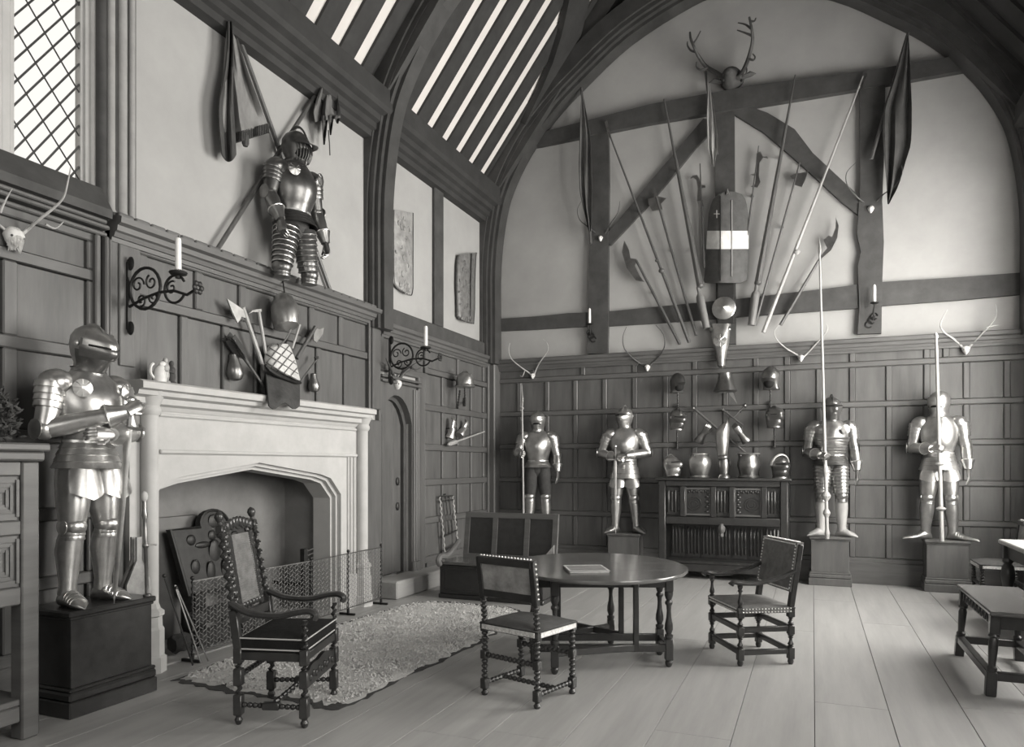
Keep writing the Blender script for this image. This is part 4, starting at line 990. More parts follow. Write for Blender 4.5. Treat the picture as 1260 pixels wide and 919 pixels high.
for i, (y, z, a, l, lx) in enumerate(((4.62, .10, .0, .42, -4.56), (5.12, .10, .0, .46, -4.57), (4.70, .27, .05, .44, -4.58), (4.30, .10, .05, .16, -4.60), (4.42, .26, -.05, .10, -4.58))):
    m = MB(); d = V((math.sin(a), math.cos(a), 0)) * l / 2; c = V((lx, y, z))
    rn = random.Random(i); m.tube([c - d, c - d * .5, c, c + d * .5, c + d], [.06, .07, .073, .07, .06], 8)
    for p in m.v: p += V((rn.uniform(-.012, .012), rn.uniform(-.012, .012), rn.uniform(-.01, .01)))
    single('charred_log', m, 'ash', ('thick charred log lying under the fireback edge', 'long charred log lying behind the fire screen', 'charred log resting across the lower ones', 'short charred stump beside the fireplace column', 'smallest charred chunk on top of the stump')[i], 'log', 'logs in the hearth')
t = thing('firedog', 'iron firedog standing on the hearth behind the screen', 'firedog', (-4.72, 5.98, 0))
obj('post', MB().span((-4.75, 5.93, .02), (-4.69, 5.985, .66), .006), 'iron', t); obj('billet_bar', MB().beam((-4.75, 5.96, .30), (-5.1, 5.96, .30), .035, .035), 'iron', t)
obj('foot', MB().beam((-4.72, 5.82, .03), (-4.72, 6.10, .03), .03, .035), 'iron', t); m = MB()
for k in range(4): m.beam((-4.70, 5.985, .50 + k * .045), (-4.70, 6.075, .515 + k * .045), .012, .012)
obj('spit_hook', m, 'dsteel', t)
def rod(name, label, cat, a, b, r, mm, extra=None, group=None):
    m = MB().lathe(a, b, [(0, r), (1, r)], 8); return single(name, m, mm, label, cat, group)
t = thing('poker', 'thin iron poker leaning against the fireplace column', 'poker', (-4.30, 4.06, 0))
obj('shaft', MB().lathe((-4.26, 4.10, .01), (-4.43, 4.0, .66), [(0, .007), (1, .007)], 6), 'iron', t); obj('knob', MB().ball((-4.434, 3.998, .68), .016, 8, 6), 'iron', t)
t = thing('fire_tongs', 'slim iron tongs leaning beside the poker at the column', 'tongs', (-4.26, 4.12, 0))
for d in (0, .035): obj('arm', MB().lathe((-4.24, 4.16 + d * 2, .01), (-4.42, 4.08 + d * .2, .60), [(0, .006), (1, .006)], 6), 'dsteel', t)
obj('pivot', MB().ball((-4.41, 4.085, .58), .013, 8, 6), 'iron', t)
# bellows and a hanging cord behind the first armour
t = thing('bellows', 'old wooden bellows propped between the armour plinth and the fireplace', 'bellows', (-4.36, 3.66, 0))
for dx in (0, .05):
    m = MB().prism([(.0, .30), (.06, .34), (.10, .44), (.10, .58), (.05, .68), (.02, .74), (.02, .90), (-.02, .90), (-.02, .74), (-.05, .68), (-.10, .58), (-.10, .44), (-.06, .34)], (-4.38 + dx, 3.68, .10), (0, 1, 0), (.0, 0, 1), (.016, 0, 0)); obj('board', m, 'pleather', t)
obj('leather_gusset', MB().prism([(.0, .31), (.05, .35), (.088, .45), (.088, .57), (.04, .67), (-.04, .67), (-.088, .57), (-.088, .45), (-.05, .35)], (-4.365, 3.68, .10), (0, 1, 0), (0, 0, 1), (.036, 0, 0)), 'leather', t)
obj('nozzle', MB().lathe((-4.347, 3.68, 0), (-4.347, 3.68, .41), [(0, .010), (.7, .014), (1, .028)], 8), 'iron', t)
# ================================================================== armour
def ell(cx, cy, z, rx, rf, rb, n=22, ridge=0):
    pts = []
    for k in range(n):
        a = 2 * PI * k / n; s, c = math.sin(a), math.cos(a)             # a = 0 points to -y (front)
        r = rf if c > 0 else rb; y = -c * r - (ridge * max(0, c) ** 10)
        pts.append((cx + s * rx, cy + y, z))
    return pts
def lames(mb, p0, p1, r0, r1, n, flare=.10, seg=14, flat=1, ref=None):
    p0, p1 = V(p0), V(p1); pr = []
    for i in range(n):
        a, b = lerp(r0, r1, i / n), lerp(r0, r1, (i + 1) / n)
        pr += [(i / n + .002, a), ((i + .90) / n, b * (1 + flare)), ((i + .99) / n, b * (1 + flare * .8))]
    return mb.lathe(p0, p1, pr, seg, sq=flat, ref=ref)
def helmet(par, T, kind, mm='steel', neck=0):
    """helmet in a frame with its base ring at z=0, front towards -y; T places it in the parent's frame"""
    def ob(nm, m, mt, p=par, label=None): return obj(nm, MB().add(m.v, m.f, T), mt, p, W=False)
    R_ = [(0, .088, .095, .092, 0), (.022, .074, .082, .08, 0), (.055, .074, .088, .085, .002), (.10, .090, .108, .108, .006), (.15, .100, .118, .122, .01), (.20, .097, .112, .120, .012), (.24, .078, .088, .096, .014), (.268, .045, .05, .058, .016), (.28, .004, .004, .004, .016)]
    if neck: R_ = [(0, .092, .10, .10, 0), (.022, .088, .098, .098, 0), (.055, .094, .106, .106, .004)] + [(z, rx * 1.04, rf * 1.03, rb * 1.03, yc) for z, rx, rf, rb, yc in R_[3:]]
    if kind == 'cabasset':                                        # open helmet with brim and pointed crown
        m = MB().loft([ell(0, 0, z, rx, ry, ry, 22, .006) for z, rx, ry in ((.0, .155, .19), (.006, .155, .192), (.02, .115, .14), (.05, .105, .128), (.10, .10, .122), (.15, .085, .104), (.19, .06, .074), (.215, .028, .034), (.235, .008, .010), (.24, .002, .002))]); s = ob('skull', m, mm)
        ob('stalk', MB().tube([(0, .0, .235), (0, .012, .25), (0, .03, .252)], [.008, .006, .002], 6), mm, s)
        m = MB()
        for k in range(16): a = 2 * PI * k / 16; m.ball((.108 * math.sin(a), -.13 * math.cos(a), .035), .007, 6, 4)
        return ob('rivet_band', m, 'nail', s)
    if kind == 'barbute':                                         # open-faced helmet with a peak at the back of the neck
        m = MB().loft([ell(0, 0.01, z, rx, rf, rb, 22) for z, rx, rf, rb in ((.0, .095, .03, .135), (.02, .085, .04, .11), (.06, .088, .07, .108), (.11, .098, .12, .115), (.125, .10, .145, .118), (.17, .098, .125, .118), (.22, .078, .095, .094), (.255, .04, .05, .05), (.268, .003, .003, .003))]); s = ob('skull', m, mm)
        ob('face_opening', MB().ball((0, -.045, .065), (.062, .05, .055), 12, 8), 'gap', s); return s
    if kind == 'pot':                                             # low bright pot helmet on a band
        m = MB().loft([ell(0, 0, z, rx, ry, ry, 22) for z, rx, ry in ((.0, .125, .14), (.012, .13, .146), (.03, .112, .126), (.035, .108, .12), (.12, .105, .118), (.165, .085, .095), (.19, .045, .05), (.20, .004, .004))]); s = ob('skull', m, mm)
        ob('comb', MB().prism([(.115 * math.cos(a), .11 + .105 * math.sin(a)) for a in [PI * k / 10 for k in range(11)]], (-.006, 0, 0), (0, 1, 0), (0, 0, 1), (.012, 0, 0)), mm, s); return s
    s = ob('skull', MB().loft([ell(0, yc, z, rx, rf, rb, 24) for z, rx, rf, rb, yc in R_]), mm)
    if kind == 'visored_band': s2 = None
    ch = dict(armet=.010, close=.030, burgonet=.045, sallet=.006, visored_band=.012)[kind]
    pts = []
    for k in range(13):
        a = PI * (.08 + .84 * k / 12); pts.append((-math.cos(a) * .118 + .014, .155 + math.sin(a) * (.125 + ch * math.sin(a) ** 2)))
    inn = [(y * .9, .155 + (z - .155) * .88) for y, z in pts]
    ob('comb', MB().prism(pts + inn[::-1], (-.005, 0, 0), (0, 1, 0), (0, 0, 1), (.010, 0, 0)), mm, s)
    def face(z0, z1, prow, pk, gap=.006, spread=82, nm='visor', mt=mm, th=.004):
        def fn(u, v):
            a = R(lerp(-spread, spread, u)); z = lerp(z0, z1, v)
            k = 0
            while k < len(R_) - 2 and R_[k + 1][0] < z: k += 1
            q = (z - R_[k][0]) / (R_[k + 1][0] - R_[k][0]); rx, rf = lerp(R_[k][1], R_[k + 1][1], q), lerp(R_[k][2], R_[k + 1][2], q)
            pw = prow * max(0, math.cos(a)) ** 5 * max(0, 1 - ((v - pk) / max(pk, 1 - pk)) ** 2)
            p = V((math.sin(a) * (rx + gap), -math.cos(a) * (rf + gap + pw), z)); return p, V((math.sin(a), -math.cos(a), 0))
        return ob(nm, MB().sheet(fn, 16, 8, th), mt, s)
    if kind in ('armet', 'close', 'visored_band'):
        face(.02, .135, .02, .5, .005, 95, 'bevor', 'dsteel' if kind == 'armet' else mm)
        v = face(.10, .20, .055 if kind != 'armet' else .06, .35, .011, 78, 'visor', 'dsteel' if kind == 'armet' else mm)
        if kind == 'armet': face(.165, .245, .045, .05, .014, 70, 'brow_plate')
        zs = .168 if kind == 'armet' else .178
        ob('sight', MB().tube([(math.sin(R(a)) * .113, -math.cos(R(a)) * .135 - .034 * max(0, math.cos(R(a))) ** 5, zs) for a in range(-56, 57, 8)], [(.0055, .004)] * 15, 6), 'gap', v)
        m = MB()
        for i in range(5):
            for sx in (-1, 1): m.ball((sx * (.035 + .006 * i), -.142 + .012 * i, .12 + .004 * (i % 2)), .004, 6, 4)
        ob('breaths', m, 'gap', v)
        if kind == 'visored_band': ob('pale_band', MB().tube([(math.sin(R(a)) * .112, .014 - math.cos(R(a)) * .05, .17 + .125 * math.cos(R(a))) for a in range(-95, 96, 10)], [(.010, .02)] * 20, 8), 'white', s)
        for sx in (-1, 1): ob('pivot', MB().lathe((sx * .098, .0, .165), (sx * .115, .0, .165), [(0, .018), (.6, .016), (1, .006)], 10), 'nail', s)
    elif kind == 'sallet':
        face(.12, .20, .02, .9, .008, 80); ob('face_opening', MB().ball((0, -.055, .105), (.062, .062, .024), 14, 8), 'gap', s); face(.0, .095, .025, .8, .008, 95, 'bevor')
    elif kind == 'burgonet':
        def pk(u, v):
            a = R(lerp(-72, 72, u)); r = 1 + .55 * v * max(0, math.cos(a)) ** .7
            return V((math.sin(a) * .103 * (1 + .08 * v), -math.cos(a) * .122 * r, .178 - .022 * v)), V((0, 0, 1))
        ob('peak', MB().sheet(pk, 14, 4, .005), mm, s)
        m = MB()
        for a in range(-60, 61, 12): m.tube([(math.sin(R(a)) * (.08 + .03 * q), -math.cos(R(a)) * (.095 + .04 * math.sin(PI * q * .8 + .4)), .03 + .145 * q) for q in (0, .25, .5, .75, 1)], .0045, 6)
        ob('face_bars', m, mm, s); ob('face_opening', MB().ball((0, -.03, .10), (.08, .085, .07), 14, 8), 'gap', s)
    return s
def hand(mb, w, d, up, curl=.6, sx=1):
    n0 = len(mb.v); _hand(mb, w, d, up, curl, sx); w = V(w)
    for i in range(n0, len(mb.v)): mb.v[i] = w + (mb.v[i] - w) * 1.15
def _hand(mb, w, d, up, curl=.6, sx=1):
    """gauntleted hand from wrist w along d; up = back of the hand; fingers close towards -up"""
    w, d, up = V(w), V(d).normalized(), V(up); up = (up - d * up.dot(d)).normalized(); sd = d.cross(up) * sx
    mb.tube([w, w + d * .03, w + d * .075, w + d * .095], [(.020, .030), (.021, .036), (.019, .040), (.014, .037)], 10, ref=up)
    for i, L in enumerate((.068, .078, .074, .058)):
        p = w + d * .09 + sd * (.027 - .018 * i); a = 0; path = [p]
        for s in (.42, .33, .25): a += curl * (1.1 if s > .4 else 1.25); dd = d * math.cos(a) - up * math.sin(a); path.append(path[-1] + dd * L * s)
        mb.tube(path, [.0105, .010, .009, .007], 6)
    p = w + d * .03 + sd * .032; a = curl * .8
    mb.tube([p, p + (d * .7 + sd * .6).normalized() * .032, p + (d * .7 + sd * .6).normalized() * .032 + (d * .8 - up * .5 - sd * .2 * curl).normalized() * .034], [.0115, .010, .008], 6)
def suit(label, loc, rz, helm, arms, legs, mm='steel', style='plain', tass=.24, fauld=.20, half=False, group=None, rondel=False, thigh=None, boots=None, s=1.0, pointed=.0, dark=None, name='suit_of_armour'):
    t = thing(name, label, 'armour', loc, rz, group); dm = dark or mm
    o = lambda nm, m, mt=mm, par=t: obj(nm, m, mt, par, W=False)
    rings = [(1.0, .150, .108, .10), (1.05, .150, .116, .10), (1.10, .165, .142, .105), (1.18, .192, .180, .12), (1.26, .206, .186, .13), (1.33, .208, .165, .13), (1.39, .198, .134, .118), (1.435, .165, .108, .10), (1.465, .125, .098, .09), (1.48, .10, .09, .085)]
    bpz = o('breastplate', MB().loft([ell(0, 0, z, rx, rf, rb, 28, .014 if z < 1.42 else 0) for z, rx, rf, rb in rings]))
    if style == 'lames' and not half:
        m = MB()
        for i in range(6): z = 1.045 + i * .036; k = i / 5; m.loft([ell(0, 0, z + dz, lerp(.152, .207, k) + e, lerp(.118, .190, k) + e, .1, 28, .012) for dz, e in ((0, .001), (.027, .014), (.031, .004))], False)
        o('breast_lames', m, mm, bpz); m = MB()
        for i in range(6): k = i / 5; rg = ell(0, 0, 1.045 + i * .036 + .027, lerp(.152, .207, k) + .015, lerp(.118, .190, k) + .015, .1, 28, .012); m.tube(rg[21:] + rg[:8], .004, 5)
        o('lame_edges', m, 'bsteel', bpz)
    m = MB().tube([V((math.sin(a) * .10, -math.cos(a) * .105 - .006, 1.43 - .018 * math.cos(a))) for a in [PI * k / 12 - PI / 2 for k in range(13)]], .007, 6); o('neck_roll', m, 'nail', bpz)
    o('gorget', MB().loft([ell(0, .004, z, rx, ry, ry, 20) for z, rx, ry in ((1.415, .165, .125), (1.44, .135, .115), (1.465, .105, .10), (1.485, .092, .094), (1.50, .09, .094), (1.508, .096, .10))]))
    m = MB(); n = 4 if fauld > .1 else 2
    for i in range(n):
        z = 1.03 - i * fauld / n; a, b = i / n, (i + 1) / n; g = lambda k: (.154 + .058 * k, .118 + .066 * k, .106 + .06 * k)
        m.loft([ell(0, 0, zz, *[q + e for q in g(k)], 28) for zz, k, e in ((z, a, .001), (z - fauld / n * .92, b, .006), (z - fauld / n, b, .002))], False)
    o('fauld', m, dm); o('belt', MB().loft([ell(0, 0, z, .158, .124, .110, 24) for z in (1.022, 1.04)], False), 'nail')
    o('hips', MB().loft([ell(0, .01, z, rx, ry, ry, 18) for z, rx, ry in ((.80, .10, .07), (.86, .155, .105), (.95, .15, .105), (1.03, .13, .09))]), 'cloth')
    for sx, K in ((-1, 'R'), (1, 'L')):
        hip = V((sx * .088, 0, .92)); kn, an, toe = [V(p) for p in legs[K]]; el, wr, hd = [V(p) for p in arms[K][:3]]; hup = V(arms[K][3]) if len(arms[K]) > 3 else V((0, -1, 0)); curl = arms[K][4] if len(arms[K]) > 4 else .5
        sh = V((sx * .212, .012, 1.385))
        # tasset over the thigh
        if tass:
            def fn(u, v, sx=sx):
                a = R(lerp(-58, 58, u)); z = lerp(1.035 - fauld, 1.035 - fauld - tass * (1 - .25 * abs(u - .5) * 2), v); w = .112 + .022 * math.sin(PI * min(v * 1.3, 1) * .5)
                c = V((sx * (.088 + .012 * v), -.045 - .030 * v, 0)); return c + V((math.sin(a) * w, -math.cos(a) * (.105 + .02 * v), z)), V((math.sin(a), -math.cos(a), 0))
            ts = o('tasset', MB().sheet(fn, 10, 8, .005), mm)
            if style == 'lames':
                m = MB()
                for q in range(5): v = (q + .5) / 5; m.tube([fn(u / 8, v)[0] for u in range(9)], .0045, 6)
                o('tasset_rib', m, 'nail', ts)
        # arm
        m = MB().ball((0, 0, 0), (.100, .108, .088), 16, 10, Mx.Translation(sh + V((sx * -.012, 0, .004))) @ Mx.Rotation(R(18) * sx, 4, 'Y')); lames(m, sh + V((sx * .010, 0, .0)), sh.lerp(el, .55) + V((sx * .004, 0, 0)), .092, .076, 4, .08, 16)
        pd = o('pauldron', m, mm)
        if rondel or style == 'lames':
            c = V((sx * .150, -.165, 1.355)); nv = V((sx * .35, -1, 0)).normalized(); m = MB().lathe(c, c + nv * .022, [(0, .055), (.35, .056), (.7, .03), (.9, .012), (1, .003)], 18); e1, e2 = frame(nv)
            for q in range(8): a = q * PI / 4; m.tube([c + nv * .016 + (e1 * math.cos(a) + e2 * math.sin(a)) * .012, c + nv * .007 + (e1 * math.cos(a) + e2 * math.sin(a)) * .052], [.004, .005], 5)
            o('rondel', m, 'bsteel' if rondel else mm, pd)
        o('rerebrace', MB().tube([sh, sh.lerp(el, .5), el], [.070, .070, .060], 14), dm)
        fd = (wr - el).normalized(); m = MB().ball(el, .066, 14, 8); ax = (el - sh).normalized().cross(fd); ax = ax.normalized() if ax.length > .05 else V((1, 0, 0)); ow = V((sx, 0, 0))
        ct = o('couter', m); m = MB(); bk = ((el - sh).normalized() - fd); bk = bk.normalized() if bk.length > .1 else V((0, 1, 0)); m.lathe(el + ow * .052, el + ow * .070, [(0, .060), (.4, .064), (1, .018)], 12); o('couter_wing', m, mm, ct)
        o('vambrace', MB().tube([el, el.lerp(wr, .3), el.lerp(wr, .75), wr], [.058, .064, .054, .043], 14))
        g = MB().lathe(wr - fd * .10, wr + fd * .012, [(0, .072), (.05, .074), (.5, .056), (1, .042)], 14); hand(g, wr + fd * .008, hd, hup, curl, -sx); gt = o('gauntlet', g)
        o('cuff_band', MB().lathe(wr - fd * .104, wr - fd * .092, [(0, .073), (.5, .077), (1, .073)], 14), 'nail', gt)
        # leg
        m = MB()
        if style == 'lames': lames(m, hip.lerp(kn, .06), hip.lerp(kn, .93), .112, .082, 8, .13, 16)
        else: m.tube([hip, hip.lerp(kn, .3), hip.lerp(kn, .7), kn], [.100, .107, .096, .074], 16)
        cs_ = o('cuisse', m, thigh or mm)
        if style == 'lames':
            m = MB(); a0, b0 = hip.lerp(kn, .06), hip.lerp(kn, .93); ux, vx = frame(b0 - a0)
            for q in range(8):
                k = (q + .93) / 8; c0 = a0.lerp(b0, k); rr = lerp(.112, .082, (q + 1) / 8) * 1.13
                m.tube([c0 + (ux * math.cos(w_) + vx * math.sin(w_)) * rr for w_ in [2 * PI * z_ / 16 for z_ in range(17)]], .0042, 5)
            o('lame_edges', m, 'bsteel', cs_)
        fw = V((toe.x, toe.y, 0)).normalized()
        m = MB().ball(kn - V((0, .008, 0)), (.077, .085, .068), 14, 8); pl = o('poleyn', m)
        m = MB(); sd = V((sx, 0, 0)); m.lathe(kn + sd * .064, kn + sd * .082, [(0, .048), (.4, .050), (1, .012)], 12); o('poleyn_wing', m, mm, pl); lames(m2 := MB(), kn + V((0, 0, -.03)), kn + V((0, 0, -.085)), .072, .068, 2, .08, 14); o('knee_lames', m2, mm, pl)
        if half: continue
        m = MB(); d = an - kn; back = V((0, .016, 0))
        m.tube([kn - V((0, 0, .03)), kn + d * .22 + back * .6, kn + d * .38 + back, kn + d * .6 + back * .5, kn + d * .85, an - V((0, 0, .01))], [.067, .076, .078, .066, .052, .055], 14); gv = o('greave', m, boots or mm)
        if boots:
            m = MB()
            for q in range(5): k = .25 + q * .15; m.tube([kn + d * k + back * .7 + V((.073 * (1 - .3 * (k - .25)) * math.cos(a), .073 * (1 - .3 * (k - .25)) * math.sin(a), .012 * math.sin(3 * a + q))) for a in [2 * PI * z_ / 10 for z_ in range(11)]], .005, 5)
            o('boot_fold', m, boots, gv)
        L = .20 + pointed; rs = []; s2 = V((-fw.y, fw.x, 0)); f0 = V((an.x, an.y, 0))
        for k, w_, h in ((-.072, .022, .04), (-.055, .040, .08), (0, .052, .125), (.05, .052, .105), (.10, .054, .076), (.15, .050, .056), (L - .02, .024, .032), (L, .006, .014)):
            c = f0 + fw * k; rs.append([c + s2 * w_ * math.cos(a) + V((0, 0, max(.002, h / 2 + h / 2 * math.sin(a)))) for a in [2 * PI * q / 12 for q in range(12)]])
        sb = o('sabaton', MB().loft(rs), boots or mm)
        if not boots:
            m = MB()
            for k, w_, h in ((.055, .053, .104), (.08, .055, .090), (.105, .0555, .076), (.13, .054, .065)):
                c = f0 + fw * k; m.tube([c + s2 * w_ * math.cos(a) + V((0, 0, h / 2 + h / 2 * math.sin(a) + .001)) for a in [PI * q / 8 for q in range(9)]], .0032, 5)
            o('foot_lames', m, mm, sb)
    helmet(t, Mx.Translation((0, -.005, 1.462)) @ Mx.Scale(1.13, 4) @ Mx.Rotation(helm[1], 4, 'Z') @ Mx.Rotation(helm[2] if len(helm) > 2 else 0, 4, 'X'), helm[0], helm[3] if len(helm) > 3 else mm)
    t.scale = (s, s, s)
    return t
ST = {'R': ((-.115, -.015, .50), (-.13, .0, .085), (-.35, -1, 0)), 'L': ((.115, -.015, .50), (.13, .0, .085), (.35, -1, 0))}
# arms folded over the breast, on the near plinth
suit('polished suit of armour with folded arms standing beside the fireplace', (-4.23, 3.225, .63), R(88), ('armet', R(6), R(12), 'steel'),
     {'R': ((-.275, .005, 1.10), (.055, -.275, 1.215), (.8, .08, .55), (-.2, -.8, .5), .35), 'L': ((.285, -.03, 1.10), (.0, -.235, 1.075), (-.85, .0, .05), (.1, -1, .3), .5)},
     {'R': ((-.115, -.02, .50), (-.135, .0, .085), (-.12, -1, 0)), 'L': ((.115, -.02, .50), (.125, .03, .085), (.35, -1, 0))}, 'bsteel', tass=.20, fauld=.17, rondel=True, s=.985)
# guard behind the settle
suit('dulled suit of armour with bare cloth breeches standing behind the settle', (-3.72, 10.0, .555), R(16), ('sallet', R(-4)),
     {'R': ((-.30, -.06, 1.16), (-.235, -.20, 1.13), (.1, -.9, .1), (-1, 0, .2), .8), 'L': ((.285, .02, 1.12), (.30, -.06, .88), (.02, -.15, -1), (1, -.2, 0), .22)}, ST, 'steel', tass=0, fauld=.10, thigh='cloth', s=.975)
# hands on a sword
suit('suit of armour with elbows spread and hands on a sword hilt', (-2.425, 9.99, .555), R(12), ('close', R(-18)),
     {'R': ((-.33, .02, 1.13), (-.13, -.22, 1.06), (.85, -.25, -.12), (0, -.4, 1), .9), 'L': ((.325, .0, 1.13), (.03, -.24, 1.09), (-.85, -.15, -.05), (0, -.4, 1), .9)},
     {'R': ((-.115, -.02, .50), (-.13, .0, .085), (-.75, -.65, 0)), 'L': ((.125, -.015, .50), (.165, .0, .085), (.6, -.75, 0))}, 'steel', tass=.15, fauld=.26, s=.985)
# ribbed armour with buff boots
suit('suit of armour with ribbed thigh plates and soft boots holding a long lance', (.215, 9.99, .605), R(4), ('close', R(10), R(4), 'dsteel'),
     {'R': ((-.285, .02, 1.08), (-.155, -.21, 1.03), (.55, -.7, .05), (-.4, -.4, .8), .9), 'L': ((.272, .02, 1.11), (.295, -.05, .85), (.05, -.15, -1), (1, -.2, 0), .2)},
     {'R': ((-.115, -.02, .52), (-.12, .0, .085), (-.85, -.5, 0)), 'L': ((.115, -.02, .52), (.125, .0, .085), (.85, -.5, 0))}, 'msteel', 'lames', tass=.0, fauld=.12, boots='pale_shaft', dark='dsteel', s=.985)
# bright armour with pointed shoes
suit('brightest far suit of armour with long pointed shoes and a slim lance', (1.395, 9.99, .61), R(-4), ('sallet', R(-22), R(0), 'steel'),
     {'R': ((-.285, .03, 1.10), (-.10, -.23, 1.08), (.75, -.5, .15), (-.3, -.5, .8), .9), 'L': ((.275, .02, 1.11), (.295, -.05, .85), (.05, -.15, -1), (1, -.2, 0), .2)},
     {'R': ((-.12, -.02, .50), (-.14, .0, .085), (-.85, -.5, 0)), 'L': ((.12, -.02, .50), (.145, .0, .085), (.85, -.5, 0))}, 'steel', tass=.15, fauld=.20, pointed=.09, s=1.0)
# half armour set up on the cornice over the mantel
suit('dark ribbed half armour with peaked helmet set up on the cornice', (LX + .275, 5.31, 2.745), R(80), ('burgonet', R(14), R(6), 'bronze'),
     {'R': ((-.27, .02, 1.14), (-.25, -.10, .90), (.0, -.25, -1), (-1, -.2, 0), .5), 'L': ((.275, .02, 1.12), (.31, -.06, .84), (.05, -.2, -1), (1, -.2, 0), .5)},
     {'R': ((-.165, -.02, .50), (-.12, .0, .085), (0, -1, 0)), 'L': ((.165, .0, .50), (.13, .0, .085), (0, -1, 0))}, 'dsteel', 'lames', tass=0, fauld=.12, half=True, dark='bronze', s=.985, name='half_armour')
_ha = [o for o in COL.objects if o.name == 'half_armour'][0]
obj('support_bracket', MB().beam((LX + .005, 5.33, 4.0), (LX + .20, 5.31, 4.0), .03, .03).beam((LX + .008, 5.33, 3.88), (LX + .008, 5.33, 4.12), .05, .012), 'iron', _ha)

# ---- weapons held by or standing with the armours
def lance(label, a, b, r0, r1, bumps, mm='pale_shaft', cat='lance', name='lance', tip=None):
    a, b = V(a), V(b); t = thing(name, label, cat, a)
    obj('shaft', MB().lathe(a, b, [(0, r0), (.5, (r0 + r1) / 2), (.93, r1), (1, r1 * .8)], 10), mm, t)
    u = (b - a).normalized()
    for k, r, l in bumps: c = a.lerp(b, k); obj('collar', MB().lathe(c - u * l / 2, c + u * l / 2, [(0, r0), (.25, r * .8), (.5, r), (.75, r * .8), (1, r0)], 12), mm, t)
    obj('spear_head', MB().lathe(b, b + u * (tip or .16), [(0, r1), (.25, r1 * 1.5), (1, .001)], 6, sq=.35), 'steel', t)
    return t
lance('tall pale lance with bulbous grip held by the ribbed armour', YP(1018, 663, 9.79), YP(1008.5, 312, 9.79), .022, .013, ((.02, .032, .10), (.09, .045, .10), (.15, .055, .12), (.24, .036, .14), (.30, .03, .05)), tip=.22)
lance('slim pale lance with ring collars held by the brightest far armour', YP(1159, 666, 9.77), YP(1152, 416, 9.77), .024, .017, ((.16, .055, .05), (.38, .050, .045)), tip=.07)
lance('plain spear held upright by the armour behind the settle', V((-3.865, 9.80, .56)), YP(642.5, 500, 9.80), .017, .013, ((.985, .026, .04),), 'pale_shaft', 'spear', 'spear', tip=.34)
def sword(label, pom, tip, w=.03, mm='steel'):
    pom, tip = V(pom), V(tip); t = thing('sword', label, 'sword', tip); u = (tip - pom).normalized(); L = (tip - pom).length
    obj('pommel', MB().ball(pom, .026, 12, 8), 'bsteel', t); obj('grip', MB().lathe(pom, pom + u * .17, [(0, .012), (.5, .016), (1, .013)], 8), 'leather', t)
    n, b = frame(u, _d); sdv = u.cross(_d).normalized(); c = pom + u * .18
    obj('crossguard', MB().tube([c - sdv * .10, c, c + sdv * .10], [.012, .009, .012], 8), 'steel', t)
    obj('blade', MB().loft([[c + u * (L - .18) * k + sdv * w * q, c + u * (L - .18) * k + _d * .006 * q, c + u * (L - .18) * k - sdv * w * q, c + u * (L - .18) * k - _d * .006 * q] for k, q in ((0, 1), (.5, .85), (.9, .6), (1, .05))]), mm, t)
sword('long bright sword set point down before the cross-armed armour', XP(161, 492, -3.985), XP(140, 743, -4.06), .026, 'bsteel')
sword('sword set point down under the hands of the far armour', YP(757, 549, 9.70), YP(757.5, 658, 9.845), .018)
t = thing('mace', 'slender knobbed mace standing on the near plinth corner', 'mace', (-4.075, 3.535, .63))
p0, p1 = V((-4.075, 3.535, .632)), V((-4.10, 3.535, 1.26)); obj('shaft', MB().lathe(p0, p1, [(0, .026), (.02, .026), (.03, .012), (.5, .012), (.52, .022), (.54, .022), (.56, .012), (.8, .012), (.85, .02), (.9, .014), (1, .014)], 10), 'dsteel', t)
obj('knob', MB().ball(p1 + V((0, 0, .03)), (.024, .024, .036), 12, 8), 'stone', t); obj('side_hook', MB().tube([p0.lerp(p1, .53), p0.lerp(p1, .53) + V((.03, .04, .005)), p0.lerp(p1, .53) + V((.035, .055, .0))], .006, 6), 'steel', t)
